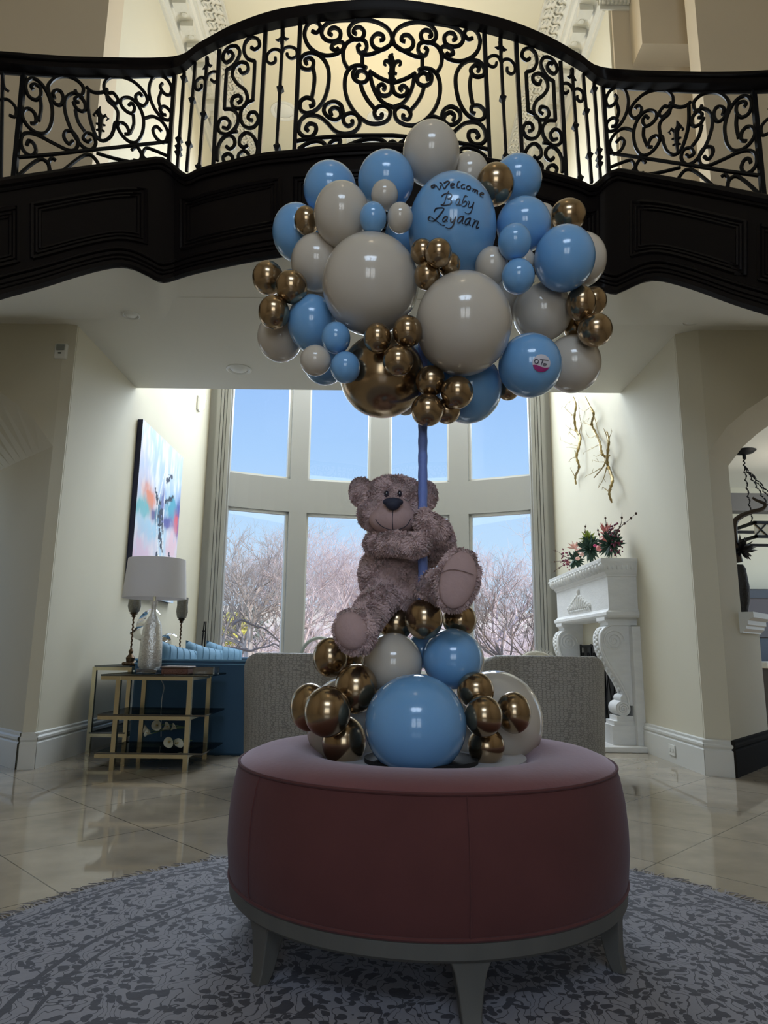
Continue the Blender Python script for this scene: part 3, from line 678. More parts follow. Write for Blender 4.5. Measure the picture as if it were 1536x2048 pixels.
# ================================================================== BALLOONS
TOP = '1,c,862,308,57,62,2.068 2,b,660,379,53,54,2.152 3,b,772,361,56,57,2.064 4,c,684,430,56,64,2.011 5,c,769,390,27,29,1.969 6,b,746,436,27,31,1.929 7,c,800,436,26,30,1.932 8,b,904,458,88,106,2.037 9,c,938,352,40,45,2.151 10,g,990,369,38,41,2.051 11,b,1034,360,49,49,2.134 12,b,1047,450,54,54,2.065 13,c,1084,440,28,32,2.192 14,g,1136,431,35,33,2.124 15,b,1129,517,60,65,2.021 16,c,1163,520,49,54,2.184 17,b,1029,484,33,36,1.921 18,c,983,532,33,38,1.994 19,c,1048,522,22,24,2.061 20,b,1036,553,33,35,1.939 21,g,845,504,24,26,1.915 22,g,877,506,27,29,1.851 23,g,898,529,23,25,1.921 24,g,854,552,26,28,1.911 25,c,741,569,97,100,2.011 26,c,927,648,96,103,1.957 27,b,594,466,49,57,2.210 28,g,613,442,25,29,2.092 29,c,634,526,52,57,2.120 30,g,536,556,31,34,2.162 31,g,583,574,32,34,2.058 32,g,548,625,31,34,2.074 33,c,560,675,45,49,2.234 34,b,624,647,49,57,2.133 35,b,672,676,29,32,2.008 36,c,631,721,31,31,1.994 37,b,691,735,30,32,1.996 38,b,650,728,42,42,2.240 39,g,765,752,85,84,2.122 40,g,755,676,28,30,1.924 41,g,815,663,30,32,1.913 42,g,796,722,31,31,1.912 43,g,861,762,30,31,2.010 44,g,914,785,33,33,1.986 45,g,855,820,33,33,2.006 46,g,894,821,27,27,2.063 47,b,936,776,68,71,2.168 48,c,811,808,22,23,2.264 49,c,1084,624,59,60,2.191 50,g,1162,607,29,35,2.092 51,g,1187,603,26,29,2.191 52,g,1190,660,34,34,2.091 53,g,1150,655,23,24,2.232 54,b,1060,731,63,64,2.038 55,c,1145,728,56,58,2.227 56,g,1016,778,23,23,2.206 57,c,1012,590,52,54,2.289 58,b,846,735,48,50,2.255 59,c,640,590,44,46,2.276 60,b,820,470,50,52,2.209'
BAS = '1,b,831,1449,102,99,1.995 2,c,786,1326,59,60,2.165 3,b,905,1317,60,60,2.162 4,c,914,1320,54,56,2.330 5,g,848,1238,38,41,2.103 6,g,792,1246,35,35,2.225 7,g,919,1240,34,34,2.222 8,g,661,1314,35,40,2.168 9,g,700,1312,28,30,2.250 10,g,712,1377,44,49,2.094 11,g,619,1414,39,47,2.157 12,g,655,1423,47,50,2.011 13,g,688,1483,44,51,2.109 14,c,688,1445,76,88,2.303 15,g,951,1381,37,37,2.078 16,g,967,1432,38,41,2.000 17,g,1027,1425,35,41,2.120 18,g,972,1492,37,37,2.087 19,c,990,1441,95,98,2.357 20,b,843,1300,27,36,2.258'
LABT = {
1: 'tall cream balloon at the very top of the bunch, against the railing', 2: 'blue balloon at the upper left of the bunch, behind a large cream one', 3: 'blue balloon between the top cream balloon and the upper left blue one',
4: 'large cream balloon at the upper left, beside the little blue and cream pair', 5: 'small cream balloon on top of the little trio in front of an upper blue balloon', 6: 'small blue balloon, left of the little trio near the top',
7: 'small cream balloon, right of the little trio, touching the lettered balloon', 8: 'big blue balloon lettered Welcome Baby Zayaan', 9: 'cream balloon peeking out behind the lettered balloon and the upper gold one',
10: 'medium gold balloon at the upper right edge of the lettered balloon', 11: 'blue balloon at the upper right, behind the medium gold balloon', 12: 'blue balloon right of the lettered balloon, above two small blue ones',
13: 'cream sliver of balloon behind the upper right gold balloon', 14: 'gold balloon standing alone on the upper right rim of the bunch', 15: 'large blue balloon on the right rim above the gold cluster', 16: 'cream balloon half hidden behind the large right rim blue balloon',
17: 'small blue balloon, upper one of the pair right of the lettered balloon', 18: 'small cream balloon at the lower right of the lettered balloon', 19: 'cream sliver of balloon between the two small blue ones at right', 20: 'small blue balloon just above the big right cream balloon',
21: 'small gold balloon, upper left of the central foursome', 22: 'small gold balloon, front and topmost of the central foursome', 23: 'small gold balloon, right one of the central foursome', 24: 'small gold balloon, lowest of the central foursome, between the big cream balloons',
25: 'biggest cream balloon at the left front of the bunch', 26: 'biggest cream balloon at the right front of the bunch', 27: 'blue balloon on the left rim behind a small gold one', 28: 'single small gold balloon tucked between left rim blue and cream balloons',
29: 'cream balloon on the left, above the gold trio, behind the biggest left cream one', 30: 'gold balloon farthest left in the left trio', 31: 'gold balloon at the right of the left trio', 32: 'gold balloon at the bottom of the left trio',
33: 'cream balloon at the lower left rim, under the gold trio', 34: 'blue balloon at the lower left, under the biggest left cream balloon', 35: 'small blue balloon, topmost of the little trio at lower left', 36: 'small cream balloon in the little trio at lower left',
37: 'small blue balloon beside the big gold balloon at lower left', 38: 'dark blue sliver of balloon behind the little trio at lower left', 39: 'biggest gold balloon at the bottom of the bunch', 40: 'small gold balloon, left of three lying on the biggest gold balloon',
41: 'small gold balloon, upper right of three on the biggest gold balloon', 42: 'small gold balloon, lowest of three on the biggest gold balloon', 43: 'gold balloon at the top of the bottom foursome under the right cream balloon', 44: 'gold balloon at the right of the bottom foursome',
45: 'gold balloon right above the blue pole', 46: 'gold balloon half hidden at the back of the bottom foursome', 47: 'blue balloon at the bottom right behind the gold foursome', 48: 'tiny cream sliver of balloon behind the biggest gold balloon and pole top',
49: 'cream balloon at right, between the biggest right cream and the right gold cluster', 50: 'gold balloon at the front of the right rim cluster', 51: 'gold balloon half hidden at the upper right of the right rim cluster', 52: 'gold balloon at the bottom of the right rim cluster',
53: 'gold sliver of balloon at the back of the right rim cluster', 54: 'blue balloon with a round shop sticker at the lower right', 55: 'cream balloon at the lower right rim beside the stickered blue one', 56: 'gold sliver of balloon under the stickered blue balloon',
57: 'cream balloon in the gap above the biggest right cream balloon', 58: 'blue balloon deep between the biggest gold and biggest right cream ones', 59: 'cream balloon deep behind the left gold trio', 60: 'blue balloon deep behind the lettered balloon on its left'}
LABB = {
1: 'biggest blue balloon at the front of the ottoman base', 2: 'cream balloon between the bear foot and the upper blue base balloon', 3: 'blue balloon at the upper right of the base', 4: 'cream rim of a balloon behind the upper right blue base balloon',
5: 'gold balloon at the very top of the base, under the bear', 6: 'gold balloon on top of the base, left, under the bear', 7: 'gold balloon on top of the base, right, under the raised bear foot', 8: 'brownish gold balloon beside the lower bear foot, before the grey chair',
9: 'gold sliver of balloon right behind the lower bear foot', 10: 'gold balloon at the top of the left base foursome', 11: 'gold balloon farthest left in the base', 12: 'gold balloon at the front of the left base foursome', 13: 'dark gold balloon at the bottom of the left base foursome',
14: 'big cream balloon behind the left gold base foursome', 15: 'gold balloon at the top of the right base foursome', 16: 'gold balloon in the middle of the right base foursome', 17: 'gold balloon farthest right in the base', 18: 'gold balloon at the bottom of the right base foursome',
19: 'big cream balloon behind the right gold base foursome', 20: 'tiny dark blue sliver of balloon under the topmost gold base balloon'}
MATS = {'b': BLUEL, 'c': CREAML, 'g': GOLDL}; BAL = {}
def balloon(key, col, px, py, rx, ry, Y, label, grp, core):
    c_ = atY(px, py, Y); s_ = scale_at(c_); a, bb_ = rx*s_, ry*s_
    V = (c_-O).normalized(); A1 = RT-V*RT.dot(V); A1.normalize(); A2 = V.cross(A1)*-1
    if A2.z < 0: A2 = -A2
    neck = (core-c_); neck = (neck.normalized()*.5+V*1.0).normalized()
    m = MB(); m.ell((0, 0, 0), a, (a+bb_)/2, bb_, 32, 20, (A1, V, A2))
    vs = []
    for v in m.v:
        v = Vector(v); u = v.normalized().dot(neck)
        if u > .55: v = v*(1+.16*((u-.55)/.45)**3)
        vs.append(tuple(v+c_))
    m.v = vs
    tip = c_+neck*a*1.17
    m.tube([tip-neck*.012, tip, tip+neck*.008, tip+neck*.014], [.006, .004, .006, .002], 8)
    o = m.build('balloon', MATS[col], None, ang=80); o.location = c_
    for v in o.data.vertices: v.co -= c_
    tag(o, label, 'balloon', grp); BAL[key] = (c_, a, bb_, A1, V, A2); return o
corec = atY(860, 560, 2.3); coreb = atY(835, 1400, 2.35)
GN = {'b': 'blue balloons', 'c': 'cream balloons', 'g': 'gold balloons'}
for s_ in TOP.split():
    i, col, *q = s_.split(','); q = [float(x) for x in q]; ob = balloon('t'+i, col, *q, LABT[int(i)], GN[col]+' of the upper bunch', corec)
    if i == '8': LETTERED = ob
    if i == '54': STICK = ob
for s_ in BAS.split():
    i, col, *q = s_.split(','); q = [float(x) for x in q]; balloon('b'+i, col, *q, LABB[int(i)], GN[col]+' of the base on the ottoman', coreb)
def on_balloon(key, px, py, lift=.0015):
    c_, a, bb_, A1, V, A2 = BAL[key]; d = ray(px, py).normalized(); p = O-c_
    ax = (a+lift, (a+bb_)/2+lift, bb_+lift)
    D = Vector((d.dot(A1)/ax[0], d.dot(V)/ax[1], d.dot(A2)/ax[2])); P = Vector((p.dot(A1)/ax[0], p.dot(V)/ax[1], p.dot(A2)/ax[2]))
    qa = D.dot(D); qb = 2*D.dot(P); qc = P.dot(P)-1; disc = max(qb*qb-4*qa*qc, 0)
    return O+d*((-qb-math.sqrt(disc))/(2*qa))
INK = mat('dark_vinyl_lettering', (.012, .013, .03), .35)
def strokes(key, parent, name, lists, conv, nib, m, lift=.0015):
    mb_ = MB()
    for L in lists:
        pts = cr([Vector((*conv(p), 0)) for p in L], 6); nv = Vector(nib+(0,))
        for nv, lf in ((nv, lift), (Vector((nv.y*.55, -nv.x*.55, 0)), lift+.0002)):
            row0 = [on_balloon(key, p.x-nv.x, p.y-nv.y, lf) for p in pts]; row1 = [on_balloon(key, p.x+nv.x, p.y+nv.y, lf) for p in pts]
            mb_.loft([row0, row1])
    o = mb_.build(name, m, None, smooth=False, recalc=False); o.parent = parent; o.matrix_parent_inverse = Matrix.Translation(-parent.location); return o
ct = lambda p: (840+p[0]/9.6, 350+p[1]/9.6)
strokes('t8', LETTERED, 'welcome_lettering', [S((215, 240), (250, 245), (288, 210), (255, 195), (218, 215), (212, 240)), S((262, 180), (300, 195), (335, 235), (370, 280), (390, 240), (412, 185)), S((375, 155), (410, 150), (440, 210), (468, 262), (520, 195), (568, 140), (545, 115), (500, 128), (455, 160)),
  S((590, 205), (640, 195), (662, 168), (625, 158), (590, 190), (590, 230), (618, 246), (655, 235)), S((775, 125), (735, 130), (718, 180), (712, 232), (735, 245), (762, 235)), S((870, 190), (825, 185), (792, 215), (800, 250), (832, 262), (865, 250)),
  S((925, 208), (893, 235), (905, 270), (940, 282), (972, 255), (962, 215), (925, 208)), S((1010, 262), (1030, 272), (1012, 315)), S((1022, 288), (1050, 272), (1070, 288), (1048, 335)), S((1058, 305), (1095, 290), (1112, 308), (1092, 348), (1112, 358)),
  S((1160, 372), (1200, 372), (1226, 355), (1200, 335), (1165, 350), (1150, 385), (1178, 412), (1215, 425))], ct, (1.0, 1.1), INK)
strokes('t8', LETTERED, 'baby_lettering', [S((552, 305), (525, 355), (500, 430), (460, 550), (400, 577), (460, 582), (560, 565), (612, 515), (570, 462), (530, 452), (590, 430), (612, 380), (555, 350), (475, 362), (425, 395), (420, 420)),
  S((770, 455), (720, 460), (692, 515), (698, 560), (725, 568), (760, 500), (772, 455), (748, 545), (762, 580), (785, 568)), S((912, 412), (872, 398), (842, 440), (812, 540), (805, 590), (845, 602), (890, 570), (902, 520), (872, 502), (832, 530)),
  S((925, 500), (950, 520), (925, 590), (948, 625), (1000, 592), (1038, 520), (1005, 640), (970, 722), (910, 742), (858, 715))], ct, (.75, .9), INK)
strokes('t8', LETTERED, 'zayaan_lettering', [S((272, 710), (300, 652), (350, 630), (462, 640), (400, 740), (332, 820), (270, 880), (190, 877), (155, 842), (190, 800), (250, 832), (330, 892), (420, 960), (478, 966)),
  S((530, 795), (480, 800), (440, 850), (438, 890), (470, 890), (515, 845), (532, 798), (512, 870), (530, 900)), S((580, 825), (598, 835), (582, 880), (610, 908), (655, 870), (690, 800), (655, 920), (612, 1000), (560, 1026), (492, 1005)),
  S((842, 790), (765, 808), (722, 870), (738, 920), (790, 882), (845, 795), (812, 900), (832, 942)), S((972, 822), (895, 848), (862, 910), (880, 960), (932, 920), (975, 825), (948, 930), (972, 975)),
  S((1035, 860), (1060, 882), (1000, 995)), S((1012, 960), (1060, 892), (1108, 880), (1120, 905), (1080, 1008), (1100, 1026), (1132, 998))], ct, (.95, 1.1), INK)
# round sticker on the lower right blue balloon
cs = lambda p: (1040+p[0]/19.2, 690+p[1]/19.2)
def disc(key, parent, name, pts, m, lift):
    cx_ = sum(p[0] for p in pts)/len(pts); cy_ = sum(p[1] for p in pts)/len(pts); mb_ = MB(); rows = []
    for k in range(5): rows.append([on_balloon(key, *cs((cx_+(p[0]-cx_)*(k/4+.001), cy_+(p[1]-cy_)*(k/4+.001))), lift) for p in pts+pts[:1]])
    mb_.loft(rows); o = mb_.build(name, m, None, recalc=False); o.parent = parent; o.matrix_parent_inverse = Matrix.Translation(-parent.location); return o
cxy = lambda cx_, cy_, rx_, ry_, a0=0, a1=360, n=28: [(cx_+rx_*math.cos(math.radians(a0+(a1-a0)*i/n)), cy_+ry_*math.sin(math.radians(a0+(a1-a0)*i/n))) for i in range(n)]
disc('t54', STICK, 'sticker', cxy(820, 700, 345, 345), mat('sticker_paper', (.62, .60, .66), .5), .0012)
disc('t54', STICK, 'sticker_pink_band', [(490, 765), (560, 755), (660, 770), (800, 830), (930, 870), (1060, 875), (1140, 850)]+cxy(820, 705, 340, 335, 28, 165, 14), mat('magenta_print', (.32, .02, .16), .5), .0018)
dk = mat('sticker_ink', (.03, .03, .06), .5)
strokes('t54', STICK, 'sticker_ring', [cxy(635, 630, 75, 80)+[(710, 630)]], cs, (.9, .9), dk, .0026)
strokes('t54', STICK, 'sticker_text', [S((770, 560), (850, 562), (930, 575), (1095, 590)), S((890, 590), (850, 640), (825, 765)), S((835, 680), (880, 668)), S((900, 740), (1030, 742), (960, 715), (890, 735), (905, 790), (1000, 800))], cs, (.5, .8), dk, .0026)

# ================================================================== POLE
pt_ = atY(847, 835, 2.10); pb_ = atY(844, 1215, 2.10); px_ = (pt_.x+pb_.x)/2
m = MB(); zb_p = atY(848, 1245, 2.10).z; zz = [zb_p+i*(pt_.z+.35-zb_p)/60 for i in range(61)]
m.tube([Vector((px_+.0*math.sin(z*9), 2.10, z)) for z in zz], [.0145+.0008*math.sin(i*1.9) for i in range(61)], 14)
tag(m.build('balloon_pole', PERI), 'blue wrapped pole held by the bear, carrying the balloon bunch', 'pole')

# ================================================================== TEDDY BEAR
rb = random.Random(11)
def plush(name, mb_, parent, material=None, vox=.006, tufts=5000, ln=.012, sm=4, fluff=True):
    me = bpy.data.meshes.new('t'); me.from_pydata(mb_.v, [], mb_.f); o = bpy.data.objects.new('t', me); C.objects.link(o)
    r = o.modifiers.new('r', 'REMESH'); r.mode = 'VOXEL'; r.voxel_size = vox
    s_ = o.modifiers.new('s', 'SMOOTH'); s_.iterations = sm; s_.factor = .6
    dg = bpy.context.evaluated_depsgraph_get(); dg.update(); m2 = bpy.data.meshes.new_from_object(o.evaluated_get(dg)); bpy.data.objects.remove(o)
    out = MB(); out.v = [tuple(v.co) for v in m2.vertices]; out.f = [tuple(p.vertices) for p in m2.polygons]
    if fluff:
        pol = m2.polygons; ar = [p.area for p in pol]
        pick = rb.choices(range(len(pol)), weights=ar, k=int(tufts*1.9))
        for i in pick:
            p = pol[i]; nn = p.normal; vs = [m2.vertices[k].co for k in p.vertices]
            a, b_ = rb.random(), rb.random(); c_ = vs[0]*(1-a)*(1-b_)+vs[1]*a*(1-b_)+vs[2]*a*b_+vs[3 % len(vs)]*(1-a)*b_
            sw = mnoise.noise_vector(c_*28)
            d = (nn*.55+sw*1.1+Vector((rb.uniform(-.3, .3), rb.uniform(-.3, .3), rb.uniform(-.45, .15)))); d.normalize()
            if d.dot(nn) < .15: d = (d+nn*.5).normalized()
            sd = d.cross(nn)
            if sd.length < 1e-3: continue
            sd.normalize(); L = ln*.85*rb.uniform(.6, 1.25); w_ = .0026
            e1 = c_+d*L*.6; e2 = c_+(d+Vector((0, 0, -.25))).normalized()*L
            out.add([c_-sd*w_-nn*.002, c_+sd*w_-nn*.002, e1+sd*w_*.8, e1-sd*w_*.8, e2], [(0, 1, 2, 3), (3, 2, 4)])
    bpy.data.meshes.remove(m2)
    return out.build(name, material or FUR, parent, ang=180, recalc=False)
def E_(mb_, px, py, Y, rx, ry, dep, rot=0, yaw=0, pitch=0, nu=24, nv=16):
    c_ = atY(px, py, Y); s_ = scale_at(c_)
    Rm = Matrix.Rotation(yaw, 3, 'Z') @ Matrix.Rotation(rot, 3, 'Y') @ Matrix.Rotation(pitch, 3, 'X')
    ax = [Rm @ Vector(a) for a in ((1, 0, 0), (0, 1, 0), (0, 0, 1))]
    mb_.ell(c_, rx*s_, dep, ry*s_, nu, nv, ax); return mb_
def cap(mb_, pts):     # chain of balls (px,py,Y,r_px)
    P = [(atY(x, y, Y), r*scale_at(atY(x, y, Y))) for x, y, Y, r in pts]
    for (p, r), (q, s_) in zip(P, P[1:]):
        n_ = 5
        for i in range(n_+1):
            u = i/n_; mb_.ell(p.lerp(q, u), *(3*[r+(s_-r)*u]), 16, 10)
    return mb_
bear = thing('teddy_bear', 'mauve brown plush teddy bear sitting on the balloon base and hugging the blue pole', 'teddy bear', atY(790, 1215, 2.22))
plush('torso', E_(E_(E_(MB(), 788, 1150, 2.25, 70, 66, .105), 792, 1105, 2.24, 56, 50, .09), 800, 1180, 2.24, 66, 46, .10), bear, tufts=9000)
plush('head', E_(E_(E_(MB(), 789, 1008, 2.20, 68, 56, .088), 786, 1030, 2.17, 70, 42, .075), 800, 1062, 2.22, 40, 20, .06), bear, tufts=9000)
plush('ear', E_(MB(), 724, 985, 2.20, 25, 31, .024, rot=-.25), bear, tufts=1500, ln=.010, vox=.005)
plush('ear', E_(MB(), 853, 993, 2.20, 21, 31, .024, rot=.25), bear, tufts=1500, ln=.010, vox=.005)
MU = E_(E_(E_(MB(), 787, 1040, 2.105, 50, 30, .052), 789, 1022, 2.105, 36, 27, .046), 790, 1046, 2.11, 44, 24, .05)
muz = plush('muzzle', MU, bear, SUEDE, vox=.004, fluff=False, sm=10)
plush('nose', E_(E_(MB(), 786, 1004, 2.052, 21, 9, .018), 786, 1008, 2.05, 15, 13, .018), muz, NAVY, vox=.002, fluff=False, sm=4)
for x in (773, 799):
    eb_ = MB(); E_(eb_, x, 988, 2.115, 5.5, 7, .010); o = eb_.build('eye', EYE, bear)
# stitched mouth on the muzzle surface, found by casting onto the muzzle mesh
from mathutils.bvhtree import BVHTree
bv = BVHTree.FromPolygons([v.co.copy() for v in muz.data.vertices], [tuple(p.vertices) for p in muz.data.polygons])
def hit(px, py):
    d = ray(px, py).normalized(); h = bv.ray_cast(O, d); return (h[0]-d*.0012) if h[0] else None
m = MB()
for L in (S((786, 1020), (785, 1040), (786, 1060)), S((751, 1038), (758, 1048), (770, 1056), (786, 1060), (803, 1057), (814, 1050), (822, 1037))):
    q = [hit(p.x, p.y) for p in cr([Vector((*a, 0)) for a in L], 6)]; q = [p for p in q if p]
    if len(q) > 2: m.tube(q, .0011, 5)
o = m.build('mouth_stitching', NAVY, None); o.parent = muz; o.matrix_parent_inverse = muz.matrix_parent_inverse.copy() @ Matrix.Identity(4)
o.matrix_parent_inverse = Matrix.Translation(-bear.location).inverted() @ Matrix.Translation(-bear.location)
# arms around the pole
plush('arm', cap(MB(), [(752, 1088, 2.16, 24), (790, 1086, 2.07, 23), (828, 1092, 2.03, 23), (842, 1088, 2.045, 22)]), bear, tufts=4000)
plush('arm', cap(MB(), [(856, 1110, 2.24, 24), (882, 1082, 2.16, 27), (874, 1060, 2.10, 26), (852, 1046, 2.055, 23), (848, 1038, 2.05, 20)]), bear, tufts=4500)
# raised leg, sole towards the viewer
plush('leg', E_(cap(MB(), [(840, 1180, 2.20, 36), (878, 1175, 2.08, 36), (900, 1170, 2.02, 38)]), 914, 1160, 1.985, 44, 66, .040, rot=.28, yaw=.12), bear, tufts=7000)
plush('leg', E_(cap(MB(), [(768, 1190, 2.19, 38), (748, 1215, 2.12, 34), (728, 1245, 2.05, 34)]), 711, 1262, 2.00, 43, 47, .048, rot=-.5, yaw=-.3), bear, tufts=7000)
fp = plush('foot_pad', E_(MB(), 916, 1160, 1.955, 37, 59, .022, rot=.28, yaw=.12), bear, SUEDE, vox=.003, fluff=False)
fp2 = plush('foot_pad', E_(MB(), 703, 1262, 1.972, 35, 39, .030, rot=-.5, yaw=-.3), bear, SUEDE, vox=.003, fluff=False)
m = MB(); m.tube(cr([atY(880, 1147, 1.940), atY(900, 1139, 1.932), atY(925, 1142, 1.932), atY(948, 1150, 1.940)], 5), .0012, 5)
m.build('sole_seam', mat('seam_thread', (.25, .17, .17), .9), bear)

# ================================================================== FURNITURE
# grey barrel chairs seen from behind
chm = bpy.data.materials.new('grey_embossed_croc'); chm.use_nodes = True; n = chm.node_tree; b = n.nodes['Principled BSDF']; b.inputs['Roughness'].default_value = .5
t = n.nodes.new('ShaderNodeTexCoord'); mp = n.nodes.new('ShaderNodeMapping'); mp.inputs['Scale'].default_value = (38, 38, 75)
vo = n.nodes.new('ShaderNodeTexVoronoi'); vo.feature = 'DISTANCE_TO_EDGE'; vo.inputs['Scale'].default_value = 1; vo.inputs['Randomness'].default_value = .55
n.links.new(t.outputs['Object'], mp.inputs[0]); n.links.new(mp.outputs[0], vo.inputs['Vector'])
mrg = n.nodes.new('ShaderNodeMapRange'); mrg.inputs['From Max'].default_value = .14; n.links.new(vo.outputs['Distance'], mrg.inputs['Value'])
mx = n.nodes.new('ShaderNodeMix'); mx.data_type = 'RGBA'; mx.inputs['A'].default_value = (.22, .215, .205, 1); mx.inputs['B'].default_value = (.42, .41, .39, 1)
n.links.new(mrg.outputs[0], mx.inputs['Factor']); n.links.new(mx.outputs['Result'], b.inputs['Base Color'])
bp = n.nodes.new('ShaderNodeBump'); bp.inputs['Strength'].default_value = .5; bp.inputs['Distance'].default_value = .004; n.links.new(mrg.outputs[0], bp.inputs['Height']); n.links.new(bp.outputs[0], b.inputs['Normal'])
def barrel(cx, cy, label, cut=0):
    t = thing('barrel_chair', label, 'chair', (cx, cy, 0), 'grey barrel chairs behind the ottoman')
    R_ = .42; rows = []
    for i in range(49):
        a = math.radians(-200+220*i/48)      # back faces the camera (-Y)
        u = Vector((math.cos(a)*1.0, math.sin(a)*.88, 0)); s_ = abs((a+PI/2)/math.radians(110))
        top = .775-.16*max(0, s_-.45)**1.3*2; c_ = Vector((cx, cy, 0)); rr_ = R_
        if cut and ((a+PI/2)*cut > 0): top -= .0
        prof = [(rr_-.03, .10), (rr_-.01, .12), (rr_+.012, top-.03), (rr_+.004, top-.006), (rr_-.012, top), (rr_-.055, top), (rr_-.075, top-.012), (rr_-.08, top-.03), (rr_-.09, .12)]
        rows.append([c_+u*o+Vector((0, 0, z)) for o, z in prof])
    m = MB().loft(rows, True); m.add(rows[0], [tuple(range(9))]); m.add(rows[-1], [tuple(range(9))]); m.build('shell_back', chm, t, ang=60)
    m = MB().lathe([(.001, .12), (.33, .12), (.335, .38), (.32, .43), (.28, .45), (.001, .455)], (cx, cy+.03, 0), 40, 1, .9); m.build('seat', mat('grey_seat_fabric', (.30, .29, .28), .8), t)
    for dx, dy in ((-.24, -.2), (.24, -.2), (-.24, .2), (.24, .2)): MB().lathe([(.022, .12), (.014, .0)], (cx+dx, cy+dy, 0), 12).build('leg', BLACK, t)
pL = atY(482, 1400, 4.75); pR = atY(1216, 1400, 4.75)
barrel(pL.x+.43, 4.85, 'grey crocodile textured barrel chair left of the balloons, next to the blue sofa')
barrel(pR.x-.43, 4.85, 'grey crocodile textured barrel chair right of the balloons, in front of the fireplace')

# blue sofa with its arm end towards the camera
sf = thing('blue_sofa', 'dark blue velvet sofa seen from its arm end behind the glass side table', 'sofa', (-1.5, 6.4, 0))
x0, x1 = -1.93, -1.04; ztop = atY(370, 1320, 5.58).z
MB().box(x0, x1, 5.58, 5.78, .0, ztop).build('arm', BLUEF, sf, bevel=.02)
MB().box(x0, x0+.22, 5.78, 7.7, .10, ztop).build('back', BLUEF, sf, bevel=.02)
MB().box(x0, x1, 7.7, 7.9, .05, ztop).build('arm', BLUEF, sf, bevel=.02)
MB().box(x0+.05, x1-.02, 5.78, 7.7, .10, .28).build('base', BLUEF, sf, bevel=.01)
for k in range(3): MB().box(x0+.22, x1, 5.79+k*.637, 6.41+k*.637, .28, .45).build('seat_cushion', BLUEF, sf, bevel=.03)
m = MB().tube([Vector((x0, 5.58, ztop)), Vector((x1, 5.58, ztop))], .009, 6); m.tube([Vector((x0, 5.578, ztop-.03)), Vector((x1, 5.578, ztop-.03))], .006, 6); m.build('piping', BLUEC, sf)
for k, (px, py, Y) in enumerate(((356, 1303, 6.05), (408, 1305, 6.55), (447, 1305, 7.05))):
    c_ = atY(px, py, Y); m = MB(); w_ = .21; h_ = .22; rows = []
    for j in range(13):
        v = -1+2*j/12; row = []
        for i in range(13):
            u = -1+2*i/12; puff = .075*max(0, (1-u**4)*(1-v**4))**.6
            pin = 1-.07*(1-abs(v)) if abs(u) > .9 else 1
            row.append((u*w_*pin, v*h_*(1-.06*(1-abs(u))), puff))
        rows.append(row)
    Rm = Matrix.Rotation(math.radians(58-6*k), 3, 'Z') @ Matrix.Rotation(math.radians(74), 3, 'X') @ Matrix.Rotation(math.radians(-13), 3, 'Z')
    cc_ = Vector((c_.x, c_.y, atY(px, 1289, Y).z-.215))
    for sgn in (1, -1): m.loft([[cc_+Rm @ Vector((x, y, z*sgn)) for x, y, z in r] for r in rows])
    for q in range(-2, 3): m.tube([cc_+Rm @ Vector((q*.07+.02*v, v*h_*.95, .078*max(0, 1-abs(v)**4)**.6*max(0, 1-abs(q*.28)**4)**.6+.001)) for v in [-.95+.19*i for i in range(11)]], .0035, 4)
    tag(m.build('throw_pillow', BLUEC), ['light blue pleated pillow on the sofa, nearest to the lamp', 'light blue pleated pillow in the middle of the sofa row', 'light blue pleated pillow on the sofa nearest the window'][k], 'pillow', 'blue pillows on the sofa')

# two glass and champagne-metal tables
def glass_table(name, label, cx0, cx1, y0, y1, levels, over, top, leg=.026):
    t = thing(name, label, 'side table', ((cx0+cx1)/2, (y0+y1)/2, 0))
    for x in (cx0, cx1):
        for y in (y0, y1): MB().box(x-leg/2, x+leg/2, y-leg/2, y+leg/2, 0, top-.01).build('leg', BRASS, t, smooth=False)
    for z in levels:
        m = MB(); h = leg*.8
        for y in (y0, y1): m.box(cx0-over, cx1, y-leg*.4, y+leg*.4, z-h-.012, z-.012)
        for x in (cx0, cx1): m.box(x-leg*.4, x+leg*.4, y0-leg*.4, y1+leg*.4, z-h-.012, z-.012)
        m.build('shelf_frame', BRASS, t, smooth=False)
        MB().box(cx0-over, cx1+over, y0-.02, y1+.02, z-.012, z).build('glass_shelf', DGLASS, t, smooth=False, bevel=.002)
    return t
ztab = atY(300, 1349, 4.9).z
glass_table('side_table', 'three tier champagne metal side table with smoked glass shelves, under the white lamp', -1.785, -1.300, 4.885, 5.415, (ztab, atY(300, 1428, 4.9).z, atY(300, 1504, 4.9).z), .12, ztab, .031)
zc2 = atY(215, 1331, 5.60).z
glass_table('console_table', 'champagne metal console with dark glass top against the wall beside the sofa', -2.24, -1.965, 5.6, 6.9, (zc2, .16), .0, zc2, .03)

# lamp
lp = atY(298, 1348, 5.12); s_ = scale_at(lp)
MERC = mat('mercury_glass', (.70, .69, .65), .3, .6, var=.35, vscale=60, bump=.5, bscale=70)
lamp = thing('table_lamp', 'table lamp with white drum shade and crackled silver glass base on the side table', 'lamp', (lp.x, lp.y, ztab))
z_ = lambda py: atY(298, py, 5.12).z
MB().box(lp.x-.075, lp.x+.075, lp.y-.06, lp.y+.06, ztab, z_(1337)).build('crystal_foot', CLEAR, lamp, bevel=.006)
b0, b1, b2, b3 = z_(1337), z_(1240), z_(1232), z_(1202)
MB().lathe([(.001, b0), (.070, b0), (.083, b0+.02), (.078, b0+(b1-b0)*.5), (.063, b1-.03), (.045, b1), (.020, b2+.015), (.018, (b2+b3)/2), (.026, b3-.01), (.026, b3), (.001, b3)], (lp.x, lp.y, 0), 32, 1, .8).build('lamp_base', MERC, lamp, ang=60)
MB().lathe([(.010, b3), (.010, z_(1188))], (lp.x, lp.y, 0), 12).build('socket', BRASS, lamp)
